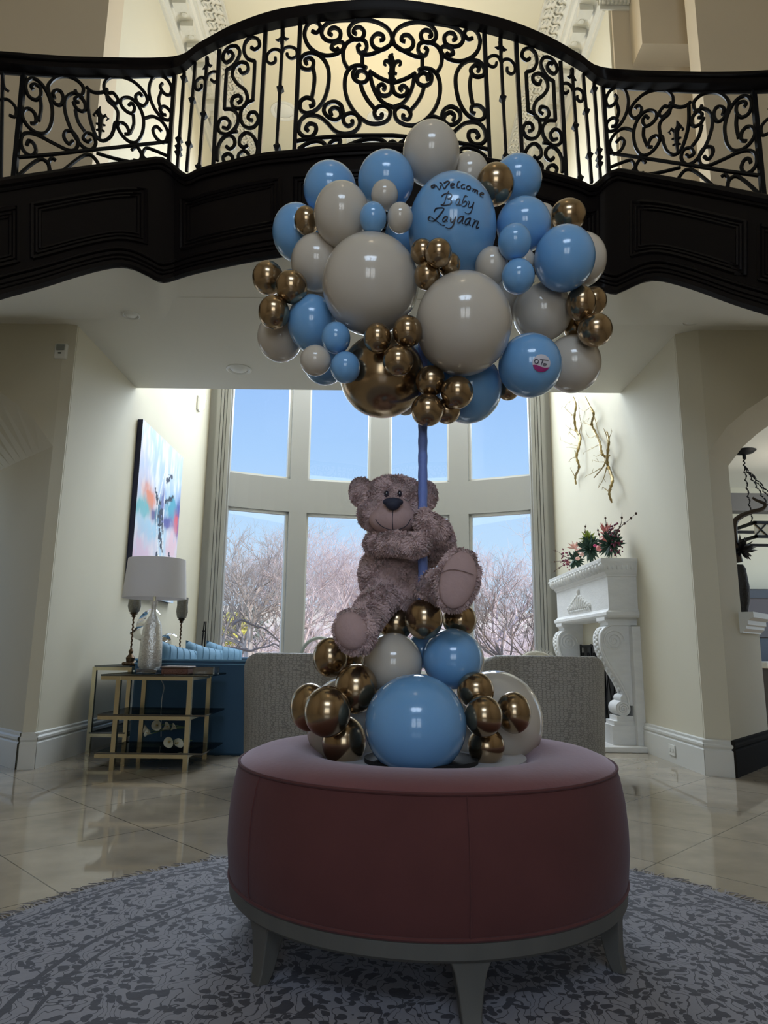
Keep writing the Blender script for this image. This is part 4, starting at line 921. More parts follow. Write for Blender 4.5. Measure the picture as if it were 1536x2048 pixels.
zs0, zs1 = z_(1197), z_(1119); r0, r1 = 63*s_, 57*s_
SH = mat('white_linen_shade', (.80, .78, .78), .85, transl=.25)
MB().loft([[Vector((lp.x+r*math.cos(a), lp.y+r*math.sin(a), z)) for a in [2*PI*i/48 for i in range(49)]] for r, z in ((r0, zs0), (r1, zs1), (r1-.004, zs1), (r0-.004, zs0), (r0, zs0))]).build('lamp_shade', SH, lamp, ang=50)
MB().lathe([(.004, zs1-.01), (.004, zs1+.015), (.012, zs1+.02), (.001, zs1+.032)], (lp.x, lp.y, 0), 10).build('finial', BRASS, lamp)
m = MB().tube(cr([Vector((lp.x+.02, lp.y+.08, ztab-.0)), Vector((lp.x+.02, lp.y+.30, ztab-.1)), Vector((lp.x+.0, lp.y+.34, .4)), Vector((lp.x+.02, lp.y+.32, .15))], 6), .003, 5); m.build('power_cord', mat('clear_cord', (.5, .5, .5), .4), lamp)
# woven book box and crystal tray on the table
p = atY(352, 1349, 5.0)
bx = thing('woven_box', 'brown woven leather box lying on the side table beside the lamp', 'box', (p.x, p.y, ztab))
WOV = mat('woven_brown_leather', (.16, .07, .045), .55, bump=.8, bscale=90)
MB().box(p.x-.085, p.x+.10, 4.93, 5.12, ztab, ztab+.042).build('box_body', WOV, bx, bevel=.008)
MB().box(p.x-.09, p.x+.105, 4.925, 5.125, ztab+.042, ztab+.055).build('box_lid', mat('taupe_lid', (.18, .13, .10), .4), bx, bevel=.006)
tr = MB(); xq = p.x+.12
tr.box(xq, xq+.14, 4.98, 5.18, ztab, ztab+.008)
for a in ((xq, xq+.008, 4.98, 5.18), (xq+.132, xq+.14, 4.98, 5.18), (xq, xq+.14, 4.98, 4.988), (xq, xq+.14, 5.172, 5.18)): tr.box(*a, ztab, ztab+.05)
tag(tr.build('crystal_tray', CLEAR, smooth=False), 'clear crystal tray at the right end of the side table', 'tray')
# calla lilies: two bunches on the shelves
LILY = mat('calla_lily_petal', (.72, .70, .55), .6, transl=.15); STEM = mat('lily_stem', (.10, .17, .08), .6); SPD = mat('lily_spadix', (.55, .38, .12), .6)
def lily_bunch(label, z, items, ends):
    base_ = Vector((-1.5, 5.1, z)); t = thing('calla_lily_bunch', label, 'flowers', base_, 'calla lilies on the side table shelves')
    for (px, py, Y, r_, tilt, yaw) in items:
        c_ = atY(px, py, Y); m = MB(); ax = (Matrix.Rotation(yaw, 3, 'Z') @ Matrix.Rotation(tilt, 3, 'X')) @ Vector((0, 0, 1)); u = ax.orthogonal().normalized(); v = ax.cross(u); rows = []
        for k in range(7):
            q = k/6; rr_ = r_*(.12+.88*q**1.3); row = []
            for i in range(19):
                a = 2*PI*i/18; lip = 1+.35*max(0, math.cos(a-PI/2))**4*q; row.append(c_+ax*(-r_*1.8*(1-q)+.35*r_*math.cos(a-PI/2)*q)+(u*math.cos(a)+v*math.sin(a))*rr_*lip)
            rows.append(row)
        m.loft(rows); fo = m.build('calla_lily', LILY, t)
        MB().tube([c_-ax*r_*1.4, c_-ax*r_*.5, c_], [r_*.1, r_*.14, r_*.06], 6).build('spadix', SPD, fo) if False else None
        q = MB().tube([c_-ax*r_*1.4, c_-ax*r_*.5, c_+ax*r_*.05], [r_*.12, r_*.16, r_*.08], 6); so = q.build('spadix', SPD, None); so.parent = fo; so.matrix_parent_inverse = Matrix.Identity(4); so.matrix_parent_inverse = Matrix.Translation(Vector((0, 0, 0)))
        e_ = Vector(ends); s1 = c_-ax*r_*1.8
        st = MB().tube(cr([s1, s1.lerp(e_, .4)+Vector((0, 0, .01)), e_], 5), .0045, 6); st.build('stem', STEM, t)
zm = atY(300, 1428, 4.9).z; zl = atY(300, 1504, 4.9).z
e1 = atY(372, 1455, 5.3); e2 = atY(385, 1462, 5.35)
lily_bunch('white calla lilies lying high between the lower shelves of the side table', zl, [(288, 1458, 5.05, .026, 1.2, -1.2), (312, 1450, 5.0, .033, 1.45, .1), (292, 1465, 5.0, .024, 1.3, -.6), (336, 1452, 5.05, .028, 1.0, 1.2), (350, 1452, 5.1, .022, .8, 1.4)], (e1.x, e1.y, max(e1.z, zl+.02)))
lily_bunch('white calla lilies lying on the lowest shelf of the side table', zl, [(336, 1484, 4.98, .033, 1.5, .05), (357, 1485, 5.02, .030, 1.35, .7)], (e2.x, e2.y, zl+.02))

# candle holders on the console
DKB = mat('antique_bronze', (.10, .06, .03), .4, .8, var=.4, vscale=40); SMK = mat('crackled_smoke_glass', (.18, .17, .14), .2, .5, var=.5, vscale=80, bump=.6, bscale=90)
def candle(px, pybot, pycup, pytop, Y, label):
    p = atY(px, 1300, Y); zt = atY(px, pytop, Y).z; zcp = atY(px, pycup, Y).z; zb = zc2
    t = thing('candle_holder', label, 'candle holder', (p.x, p.y, zb), 'bronze candle holders beside the lamp')
    m = MB(); m.lathe([(.055, zb), (.06, zb+.015), (.03, zb+.03), (.035, zb+.06), (.012, zb+.09), (.018, zb+.11), (.008, zb+.13)], (p.x, p.y, 0), 16)
    for i in range(4): a = PI/4+i*PI/2; m.ell((p.x+.05*math.cos(a), p.y+.05*math.sin(a), zb+.014), .018, .018, .014, 8, 6)
    m.build('foot', DKB, t)
    m = MB(); N = 30; m.tube([Vector((p.x+.003*math.sin(i*1.7), p.y+.003*math.cos(i*1.7), zb+.12+(zcp-zb-.12)*i/N)) for i in range(N+1)], [.006+.002*(i % 2) for i in range(N+1)], 8)
    m.lathe([(.006, zcp-.03), (.02, zcp-.02), (.014, zcp-.01), (.035, zcp+.005), (.01, zcp+.01)], (p.x, p.y, 0), 14); m.build('stem', DKB, t)
    h = zt-zcp; m = MB(); m.lathe([(.012, zcp), (.04, zcp+.02), (.052, zcp+h*.35), (.047, zcp+h*.65), (.050, zt), (.047, zt), (.044, zcp+h*.6), (.048, zcp+h*.35), (.03, zcp+.03), (.001, zcp+.02)], (p.x, p.y, 0), 20); m.build('glass_cup', SMK, t)
candle(262, 1322, 1228, 1183, 5.72, 'bronze candle holder with smoky cup at the left of the lamp')
candle(359, 1322, 1240, 1195, 6.35, 'bronze candle holder with smoky cup at the right of the lamp')
SIL = mat('polished_silver', (.8, .8, .78), .12, 1)
def ribbon(px_list, Y, wd, name, label):
    m = MB(); pts = cr([atY(x, y, Y) for x, y in px_list], 6); rows = []
    for i, p in enumerate(pts):
        a = i/len(pts)*2.5; d = Vector((math.sin(a)*.4, math.cos(a), .2)).normalized(); w_ = wd*math.sin(PI*(i+.6)/(len(pts)+.2))
        rows.append([p-d*w_, p+Vector((0, 0, .006)), p+d*w_, p-Vector((0, 0, .006))])
    m.loft(rows, True); m.lathe([(.05, zc2), (.05, zc2+.012), (.008, zc2+.02), (.008, max(zc2+.03, min(p.z for p in pts)))], (pts[-1].x, Y, 0), 14)
    return tag(m.build(name, SIL), label, 'sculpture', 'silver ribbon sculptures')
ribbon([(322, 1232), (312, 1220), (295, 1222), (284, 1238), (282, 1252), (270, 1262), (278, 1275), (296, 1285), (300, 1300)], 6.0, .05, 'ribbon_sculpture', 'looping silver ribbon sculpture behind the lamp base')
ribbon([(356, 1275), (345, 1268), (330, 1270), (334, 1282), (340, 1295), (342, 1305)], 6.6, .04, 'ribbon_sculpture', 'low curved silver sculpture at the right of the lamp base')
# thin black easel by the window casing
m = MB(); 
for a, b_ in (((409, 1243), (403, 1300)), ((412, 1243), (409, 1300)), ((405, 1262), (411, 1262))): m.tube([atY(*a, 7.9), atY(*b_, 7.9)], .008, 5)
p = atY(406, 1300, 7.9); m.tube([p, Vector((p.x, p.y, 0))], .008, 5)
tag(m.build('display_easel', IRON), 'thin black metal stand behind the sofa pillows by the window casing', 'stand')

# painting on the left wall
q0, q1, zt_, zb_ = 6.28, 7.62, 2.90, 1.27
ptg = thing('abstract_painting', 'tall abstract canvas in pale blue, pink and orange on the left wall', 'painting', (LX+.03, (q0+q1)/2, zb_))
MB().box(LX+.004, LX+.05, q0, q1, zb_, zt_).build('canvas_edge', mat('navy_canvas_edge', (.012, .014, .05), .6), ptg, smooth=False)
W_, H_ = 110, 140; vs = []; cols = []
def fb_(x, y, s=1): return mnoise.fractal(Vector((x*s, y*s, 3.1)), 1, 2, 4)
blobs = [(.22, .57, .12, .07, (.85, .30, .18)), (.80, .60, .16, .08, (.10, .42, .58)), (.97, .56, .07, .12, (.08, .12, .42)), (.93, .52, .06, .06, (.75, .12, .15)), (.72, .50, .14, .04, (.10, .12, .40)), (.40, .50, .10, .03, (.16, .12, .32)), (.12, .49, .14, .05, (.20, .55, .62)), (.48, .52, .05, .08, (.10, .25, .38)), (.30, .40, .25, .05, (.45, .70, .90)), (.55, .60, .04, .08, (.18, .22, .50)), (.85, .36, .12, .10, (.85, .62, .72)), (.15, .18, .16, .14, (.80, .62, .78))]
def pcol(u, v):
    n1 = fb_(u*3, v*6); n2 = fb_(u*5+9, v*2.2+4); uu, vv = u+.05*n1, v+.03*n2
    c_ = Vector((.50, .66, .92)) if v > .5 else Vector((.52, .72, .90)); c_ = c_.lerp(Vector((.86, .90, .96)), min(1, max(0, .4+1.6*fb_(u*14, v*5))))
    c_ = c_.lerp(Vector((.88, .74, .84)), max(0, min(.6, 1.2*fb_(u*2+20, v*2))))
    for bx_, by_, sx_, sy_, cc_ in blobs:
        g = math.exp(-((uu-bx_)/sx_)**2-((vv-by_)/sy_)**2)*(1+.8*fb_(u*14+bx_*9, v*14)); c_ = c_.lerp(Vector(cc_), max(0, min(1, g*1.7)))
    return c_
black = []
rp_ = random.Random(4)
for (xa, ya, xb, yb, wd) in ((.62, .75, .74, .82, .02), (.36, .66, .46, .58, .02), (.60, .62, .82, .69, .015), (.50, .60, .53, .40, .028), (.52, .42, .62, .30, .028), (.28, .12, .42, .22, .025), (.50, .28, .50, .16, .012), (.54, .26, .56, .08, .012), (.80, .30, .86, .24, .02), (.78, .20, .86, .10, .015), (.56, .55, .60, .42, .015)):
    for k in range(26): u = rp_.random(); black.append((xa+(xb-xa)*u+rp_.gauss(0, wd*.5), ya+(yb-ya)*u+rp_.gauss(0, wd*.4), rp_.uniform(.004, .011)))
me = bpy.data.meshes.new('painted_canvas'); vs = []; fs = []
for j in range(H_+1):
    for i in range(W_+1): vs.append((LX+.052, q0+(q1-q0)*i/W_, zb_+(zt_-zb_)*j/H_))
fs = [(j*(W_+1)+i, j*(W_+1)+i+1, (j+1)*(W_+1)+i+1, (j+1)*(W_+1)+i) for j in range(H_) for i in range(W_)]
me.from_pydata(vs, [], fs); ca = me.color_attributes.new('paint', 'FLOAT_COLOR', 'POINT')
for j in range(H_+1):
    for i in range(W_+1):
        u, v = i/W_, j/H_; c_ = pcol(u, v)
        for bx_, by_, r_ in black:
            if abs(u-bx_) < r_*1.6 and abs(v-by_) < r_: c_ = Vector((.03, .05, .09)); break
        if abs(u-.5-.06*math.sin(v*9)) < .008 or abs(u-.6-.1*(.5-v)) < .007: c_ = Vector((.92, .94, .97))
        ca.data[j*(W_+1)+i].color = (*c_, 1)
pm = bpy.data.materials.new('abstract_paint'); pm.use_nodes = True; n = pm.node_tree; at = n.nodes.new('ShaderNodeAttribute'); at.attribute_name = 'paint'; n.links.new(at.outputs['Color'], n.nodes['Principled BSDF'].inputs['Base Color']); n.nodes['Principled BSDF'].inputs['Roughness'].default_value = .55
me.materials.append(pm); o = bpy.data.objects.new('painted_canvas', me); C.objects.link(o); o.parent = ptg; o.matrix_parent_inverse = Matrix.Translation(-ptg.location)

# small things on walls
p = onplane(125, 706, Vector((0, YW-.0, 0)), Vector((0, 1, 0)))
sn = thing('motion_sensor', 'small beige motion sensor high on the left pillar', 'sensor', (p.x, YW, p.z)); yS = YW-.005
MB().box(p.x-.045, p.x+.045, yS-.035, yS+.01, p.z-.058, p.z+.062).build('sensor_body', WHITEP, sn, bevel=.008)
MB().box(p.x-.03, p.x+.032, yS-.042, yS-.034, p.z+.005, p.z+.05).build('sensor_lens', mat('grey_lens', (.25, .27, .24), .4), sn, bevel=.004)
MB().box(p.x-.012, p.x+.01, yS-.040, yS-.034, p.z-.022, p.z-.014).build('indicator', BLACK, sn)
p = atY(398, 806, 8.25)
sc_ = thing('wall_sconce', 'small lit wall sconce high on the left wall by the window casing', 'wall lamp', (LX, 8.25, p.z))
sgx = LX
MB().box(LX, LX+.02, 8.19, 8.31, p.z-.1, p.z+.08).build('backplate', TRIM, sc_, bevel=.005)
MB().lathe([(.01, p.z-.09), (.03, p.z-.06), (.025, p.z), (.04, p.z+.05), (.035, p.z+.1), (.001, p.z+.1)], (LX+.06, 8.25, 0), 16).build('glass_shade', mat('glowing_sconce_glass', (.9, .85, .6), .4, emit=(1, .88, .55), estr=1.6), sc_)
p = onplane(1345, 1500, Vector((RX-.026, 0, 0)), Vector((1, 0, 0)))
ou = thing('power_outlet', 'white power outlet in the right baseboard beside the fireplace', 'outlet', p)
MB().box(RX-.034, RX-.026, p.y-.055, p.y+.055, p.z-.038, p.z+.038).build('outlet_plate', WHITEP, ou, bevel=.002)
for d in (-.025, .025): MB().box(RX-.037, RX-.033, p.y+d-.014, p.y+d+.014, p.z-.014, p.z+.014).build('socket', TRIM, ou, bevel=.002)

# ================================================================== FIREPLACE
FX = RX; Y0f, Y1f = 6.05, 7.85; HD = .25
zT = 1.60
fp_ = thing('stone_fireplace', 'carved white limestone fireplace surround with scrolled legs on the right wall', 'fireplace', (RX-.2, (Y0f+Y1f)/2, 0))
def fbox(mb_, d, y0, y1, z0, z1): return mb_.box(FX-d, FX, y0, y1, z0, z1)
def moulded(mb_, prof, y0, y1):      # prof (overhang, z): all-round moulding on three sides
    rows = []
    for o_, z in prof: rows.append([Vector((FX, y0-o_*.45, z)), Vector((FX-HD-o_*.55, y0-o_*.45, z)), Vector((FX-HD-o_*.55, y1+o_*.45, z)), Vector((FX, y1+o_*.45, z))])
    mb_.loft(rows); mb_.add(rows[0], [(0, 1, 2, 3)]); mb_.add(rows[-1], [(0, 1, 2, 3)])
m = MB(); moulded(m, [(0, 1.44), (.02, 1.45), (.02, 1.46), (.04, 1.47), (.05, 1.485), (.10, 1.555), (.115, 1.57), (.12, 1.575), (.12, zT)], Y0f, Y1f); m.build('mantel_shelf', STONE, fp_, ang=30)
m = MB(); yy = Y0f-.02
while yy < Y1f:      # carved leaf band under the shelf
    m.ell((FX-HD-.048, yy, 1.522), .034, .024, .042, 8, 6, (Vector((1, 0, .5)).normalized(), Vector((0, 1, 0)), Vector((-.45, 0, 1)).normalized())); m.ell((FX-HD-.066, yy+.05, 1.556), .022, .014, .016, 6, 5)
    m.tube([Vector((FX-HD-.036, yy+.05, 1.490)), Vector((FX-HD-.06, yy+.05, 1.54))], [.005, .011], 5); yy += .10
xx = FX-.29
while xx < FX-.02: m.ell((xx, Y0f-.035, 1.525), .010, .010, .025, 8, 6); xx += .04
m.build('carved_frieze', STONE, fp_)
m = MB(); fbox(m, HD, Y0f, Y1f, 1.12, 1.45); moulded(m, [(0, 1.09), (.04, 1.10), (.06, 1.115), (.06, 1.14), (.02, 1.155), (.0, 1.17)], Y0f, Y1f); m.build('hood', STONE, fp_, smooth=False)
m = MB(); yc = (Y0f+Y1f)/2
for k in range(-5, 6):
    h = .17*(1-abs(k)/6.5); y = yc+k*.072
    tl_ = (k/6)*.6; ax_ = (Vector((1, 0, 0)), Vector((0, math.cos(tl_), -math.sin(tl_))), Vector((0, math.sin(tl_), math.cos(tl_))))
    m.ell((FX-HD-.004, y, 1.205+h*.5), .022, .020, h*.5, 10, 8, ax_); m.ell((FX-HD-.012, y+.012, 1.205+h*.85), .020, .020, .022, 8, 6)
    m.tube([Vector((FX-HD-.012, y+.036+.014*math.cos(i_*.8), 1.22+.014*math.sin(i_*.8)+i_*h*.05)) for i_ in range(10)], .007, 5)
    m.ell((FX-HD-.008, y, 1.20), .018, .016, .014, 8, 6)
m.ell((FX-HD-.012, yc, 1.39), .016, .02, .03, 8, 6); m.build('carved_ornament', STONE, fp_)
# scroll legs: S-curve in the X-Z plane, extruded along Y
def sleg(y0, y1):
    out = cr([Vector((x, 0, z)) for x, z in ((.24, 1.03), (.29, 1.0), (.32, .95), (.325, .88), (.31, .80), (.27, .71), (.215, .62), (.17, .54), (.135, .46), (.12, .42), (.115, .36))], 4)
    inn = cr([Vector((x, 0, z)) for x, z in ((.05, 1.03), (.05, .98), (.05, .9), (.05, .82), (.05, .76), (.05, .68), (.05, .6), (.05, .52), (.05, .44), (.05, .40), (.05, .36))], 4)
    m = MB(); rows = []
    for a, b_ in zip(out, inn): rows.append([Vector((FX-a.x, y0, a.z)), Vector((FX-a.x, y1, a.z)), Vector((FX-b_.x, y1, b_.z)), Vector((FX-b_.x, y0, b_.z))])
    m.loft(rows, True); m.add(rows[0], [(0, 1, 2, 3)]); m.add(rows[-1], [(0, 1, 2, 3)])
    lg = m.build('scroll_leg', STONE, fp_, ang=30)
    m = MB()
    for y in (y0-.002, y1+.002):
        for (cx_, cz_, r_) in ((.205, .90, .095), (.155, .335, .052)):
            m.tube([Vector((FX-cx_+r_*(1-i/44)*math.cos(i*.42), y, cz_+r_*(1-i/44)*math.sin(i*.42))) for i in range(40)], .010, 5)
        m.tube([Vector((FX-a.x+.012, y, a.z)) for a in out], .010, 5)
    for i in range(4, len(out)-2, 1): 
        a = out[i]; m.ell((FX-a.x-.002, (y0+y1)/2+(.028 if i % 2 else -.028), a.z), .012, .03, .018, 8, 6)
    m.build('scroll_carving', STONE, fp_)
    m = MB()      # rolled foot
    for k, (cx_, cz_, r_) in enumerate(((.155, .335, .062), (.135, .415, .036))):
        m.add([], []); pr = [(FX-cx_+r_*math.cos(2*PI*i/24), cz_+r_*math.sin(2*PI*i/24)) for i in range(24)]
        m.prism([Vector((x, y0+.004*k, z)) for x, z in pr], (0, (y1-y0)-.008*k, 0))
    m.build('rolled_foot', STONE, fp_, ang=30)
    m = MB()
    for o_, z0, z1 in ((.0, 1.03, 1.06), (.015, 1.055, 1.075), (.03, 1.07, 1.10)): m.box(FX-HD-o_, FX, y0-.01-o_*.3, y1+.01+o_*.3, z0, z1)
    m.build('capital', STONE, fp_, smooth=False); m = MB()
    m.box(FX-.26, FX, y0-.02, y1+.02, .04, .20); m.box(FX-.24, FX, y0-.01, y1+.01, .20, .235); m.box(FX-.21, FX, y0, y1, .235, .275)
    m.build('plinth', STONE, fp_, smooth=False)
sleg(6.11, 6.31); sleg(7.59, 7.79)
for ya in (6.03, 7.61): MB().box(FX-.07, FX, ya, ya+.26, .04, 1.02).build('pilaster', STONE, fp_, smooth=False)
MB().box(FX-.42, FX, 5.95, 8.0, 0, .045).build('hearth_slab', STONE, fp_, bevel=.006)
m = MB(); m.box(FX-.06, FX-.02, 6.35, 7.55, .05, .86); m.build('firebox', BLACK, fp_, smooth=False)
MB().box(FX-.05, FX-.005, 6.31, 7.59, .86, 1.09).build('firebox_lintel', WALL, fp_, smooth=False)
m = MB(); 
for y in (6.36, 6.77, 7.16, 7.54): m.box(FX-.10, FX-.085, y-.012, y+.012, .05, .88)
for z in (.06, .86): m.box(FX-.10, FX-.085, 6.36, 7.54, z-.012, z+.012)
for k in range(6):
    y = 6.45+k*.2
    for s_ in (-1, 1): m.tube([Vector((FX-.10, y+s_*(.02+.05*math.sin(t_*.35)), .12+t_*.045)) for t_ in range(16)], .006, 4)
m.build('fire_screen', IRON, fp_, smooth=False)

# flowers on the mantel
fl = thing('flower_arrangement', 'low arrangement of pink and coral flowers with green leaves and berry twigs on the mantel', 'flowers', (FX-.16, 6.9, zT))
PK = mat('coral_petals', (.62, .22, .20), .7); LP = mat('pale_pink_petals', (.72, .42, .36), .7); MG = mat('magenta_petals', (.60, .06, .20), .7); DG = mat('dark_leaves', (.02, .06, .035), .6); YG = mat('lime_leaves', (.30, .38, .06), .6); BR = mat('burgundy_berries', (.16, .02, .05), .4); TW = mat('brown_twig', (.08, .045, .03), .8)
rf = random.Random(2)
def mpos(px, py, X=FX-.17): return atX(px, py, X)
def spiky(name, c_, r_, m_, nn_, ln, w_=.012, upb=.3):
    m = MB()
    for i in range(nn_):
        d = Vector((rf.gauss(0, 1), rf.gauss(0, 1), rf.gauss(upb, 1))).normalized(); p0 = c_+d*r_*.2; p1 = c_+d*(r_+ln*rf.uniform(.5, 1)); md = (p0+p1)/2; m.tube([p0, md, p1], [w_*.4, w_, .001], 4)
    m.build(name, m_, fl)
def rose(c_, r_, m_):
    m = MB()
    for k in range(9):
        a = k*2.4; d = Vector((math.cos(a), math.sin(a), .5)).normalized(); m.ell(c_+d*r_*.45*(.4+k/12), r_*.5, r_*.5, r_*.55, 10, 7)
    m.build('blossom', m_, fl)
for (px, py, r_, m_) in ((1206, 1085, .045, PK), (1200, 1098, .05, PK), (1190, 1092, .022, MG), (1160, 1102, .035, LP), (1165, 1110, .035, LP), (1148, 1112, .03, LP), (1155, 1118, .03, LP), (1135, 1125, .025, PK), (1212, 1072, .03, LP)): rose(mpos(px, py), r_, m_)
spiky('lime_foliage', mpos(1176, 1078), .05, YG, 40, .05); spiky('dark_foliage', mpos(1180, 1098), .10, DG, 70, .05, .016); spiky('dark_foliage', mpos(1222, 1088), .10, DG, 60, .05, .014); spiky('dark_foliage', mpos(1150, 1120), .07, DG, 40, .05, .014)
spiky('coral_spikes', mpos(1212, 1070), .05, PK, 26, .08, .009, 1.2); spiky('coral_spikes', mpos(1150, 1098), .04, LP, 22, .06, .009, .8)
for (px, py, n_, sp) in ((1225, 1072, 30, .09), (1230, 1095, 22, .07), (1135, 1125, 26, .07), (1130, 1110, 12, .06)):
    m = MB(); c_ = mpos(px, py)
    for i in range(n_): m.ell(c_+Vector((rf.gauss(0, .5), rf.gauss(0, 1), rf.gauss(0, .8)))*sp*.7, *(3*[rf.uniform(.007, .012)]), 8, 6)
    o = m.build('berries', BR, fl); o['kind'] = 'stuff'
for L in (S((1225, 1075), (1240, 1055), (1258, 1040), (1272, 1027)), S((1232, 1068), (1242, 1048), (1244, 1025)), S((1215, 1065), (1212, 1045), (1210, 1030)), S((1172, 1075), (1170, 1060), (1172, 1048)), S((1140, 1120), (1118, 1105), (1106, 1100)), S((1140, 1125), (1120, 1122), (1101, 1125)), S((1130, 1128), (1115, 1138), (1106, 1145)), S((1200, 1075), (1197, 1066), (1195, 1056))):
    q = cr([mpos(*p) for p in L], 4); m = MB().tube(q, [.005-.004*i/(len(q)-1) for i in range(len(q))], 5)
    for p in q[3::3]: m.ell(p, .010, .010, .012, 6, 5)
    m.build('berry_twig', TW, fl)

# gilded branches on the right wall
GB = mat('gilded_branch', (.30, .22, .08), .4, .6, var=.5, vscale=40)
conv4 = lambda p: (1080+p[0]/4.8, 780+p[1]/4.8)
def wallbranch(label, mains, twigs, X=RX-.06):
    t = None; m = MB()
    for L, r_ in mains:
        q = cr([atX(*conv4(p), X-.03*math.sin(i*1.3)) for i, p in enumerate(L)], 5); N = len(q)
        m.tube(q, [r_*.68*(.6+.4*math.sin(PI*i/N))*(1+.3*math.sin(i*2.2)) for i in range(N)], 6)
    o = m.build('branch_wall_art', GB); tag(o, label, 'wall decoration', 'gilded branches on the right wall')
    m = MB()
    for L in twigs:
        q = cr([atX(*conv4(p), X-.05*i/len(L)) for i, p in enumerate(L)], 4); m.tube(q, [.006-.0045*i/(len(q)-1) for i in range(len(q))], 4)
        for p in q[4::4]:
            d = Vector((rf.uniform(-.02, .02), rf.uniform(-.05, .05), rf.uniform(-.05, .05))); m.tube([p, p+d*.6, p+d], [.003, .002, .001], 4)
    tw = m.build('twigs', GB, None); tw.parent = o
wallbranch('twisted gilded branch hanging on the right wall, nearest the window', [(S((320, 70), (345, 150), (330, 260), (345, 380), (385, 450), (375, 540), (350, 640), (375, 740), (340, 830), (345, 905)), .022)],
 [S((325, 100), (285, 110), (240, 170), (310, 240)), S((330, 260), (270, 200), (215, 150)), S((370, 430), (400, 330), (470, 270)), S((345, 400), (290, 370), (250, 345)), S((340, 460), (280, 400), (300, 350)), S((370, 540), (290, 520), (195, 480)), S((355, 560), (250, 550)), S((350, 640), (300, 660), (275, 690)), S((350, 620), (330, 580)), S((335, 830), (290, 750)), S((385, 440), (400, 350), (380, 250), (370, 120))])
wallbranch('twisted gilded branch in the middle of the three on the right wall', [(S((435, 70), (480, 160), (515, 230), (495, 330), (540, 430), (575, 520), (590, 600), (620, 635), (670, 630)), .022)],
 [S((480, 160), (430, 200), (380, 180)), S((510, 220), (540, 330), (570, 450)), S((500, 350), (440, 320), (410, 290)), S((540, 430), (480, 460), (445, 420)), S((570, 520), (500, 560), (420, 600)), S((590, 610), (540, 640))])
wallbranch('twisted gilded branch reaching lowest on the right wall', [(S((640, 400), (660, 480), (650, 600), (645, 700), (670, 780), (695, 860), (680, 930), (665, 1000), (690, 1080)), .022), (S((620, 640), (620, 710), (580, 770), (520, 840)), .012)],
 [S((655, 470), (620, 380)), S((660, 470), (690, 400)), S((610, 690), (560, 690), (500, 670)), S((580, 750), (500, 800), (450, 820)), S((640, 740), (610, 850), (560, 940)), S((660, 975), (620, 945), (600, 930)), S((660, 560), (640, 450), (610, 370))])

# white sofa with fringed pillow behind the right barrel chair, round metal chair behind the bear
OFFW = mat('off_white_linen', (.62, .60, .54), .85)
p = atY(1075, 1316, 6.4); ws = thing('white_sofa', 'off white sofa behind the right grey chair, by the window', 'sofa', (p.x, 6.6, 0))
MB().box(p.x-.55, p.x+.30, 6.3, 6.55, .1, p.z).build('back', OFFW, ws, bevel=.05); MB().box(p.x-.55, p.x+.30, 6.55, 7.2, .1, .42).build('seat', OFFW, ws, bevel=.04)
for dx in (-.5, .25):
    for dy in (6.35, 7.1): MB().box(p.x+dx-.02, p.x+dx+.02, dy-.02, dy+.02, 0, .1).build('leg', BLACK, ws)
q = atY(1072, 1306, 6.6); pw = thing('fringed_pillow', 'cream and taupe patterned pillow with fringe on the white sofa', 'pillow', (q.x, q.y, .45))
PAT = mat('taupe_pattern_fabric', (.45, .42, .34), .9, var=.5, vscale=25)
m = MB(); m.ell((q.x, q.y, q.z-.16), .20, .07, .18, 20, 12); m.build('pillow_body', PAT, pw); m = MB()
for i in range(60): a = PI*(i+.5)/60; pp = Vector((q.x+.20*math.cos(a), q.y-.02, q.z-.16+.18*math.sin(a))); m.tube([pp, pp+Vector((.03*math.cos(a)+rf.uniform(-.01, .01), 0, .03*math.sin(a)))], [.003, .001], 3)
m.build('fringe', OFFW, pw)['kind'] = 'stuff'
q = atY(640, 1306, 7.2); rc = thing('round_back_chair', 'light round framed chair back in front of the window, behind the brown gold balloon', 'chair', (q.x, 7.3, 0))
m = MB(); m.tube([Vector((q.x+.19*math.cos(a), 7.2, q.z-.04+.19*math.sin(a))) for a in [2*PI*i/40 for i in range(41)]], .018, 8); m.build('back_frame', mat('pale_sage_metal', (.40, .44, .38), .4), rc)
m = MB(); m.lathe([(.001, .42), (.22, .42), (.23, .45), (.20, .49), (.001, .50)], (q.x, 7.42, 0), 24); m.build('seat', OFFW, rc)
for dx in (-.17, .17):
    for dy in (7.25, 7.58): MB().tube([Vector((q.x+dx, dy, 0)), Vector((q.x+dx*.9, dy, .43))], .013, 8).build('leg', mat('pale_sage_metal', (.40, .44, .38), .4), rc)

# ================================================================== KITCHEN SIDE, seen through the right archway
wallbox('wall_kitchen_back', RX+.1, 7.5, 9.4, 9.5, 0, 3.3); wallbox('ceiling_kitchen', RX+.1, 7.5, 5.6, 9.5, 3.05, 3.15, CEIL)
struct(MB().box(RX+.3, 6.5, 8.3, 8.5, 2.50, 2.72).build('trim_7', mat('grey_beam', (.09, .085, .08), .6), smooth=False))
light('kitchen_fill_light', 'POINT', (4.6, 7.6, 2.4), 7, (1, .9, .75), (.12, .12))  # added point light to brighten the kitchen, no fixture belongs to it
kp = atY(1487, 897, 7.6); pd = thing('hanging_lantern', 'dark iron lantern hung on four chains seen through the right archway', 'hanging lamp', kp)
MB().lathe([(.001, .0), (.13, -.005), (.10, -.03), (.02, -.05), (.02, -.10)], (kp.x, kp.y, 3.05), 20).build('canopy', IRON, pd)
ap = atY(1489, 932, 7.6); m = MB()
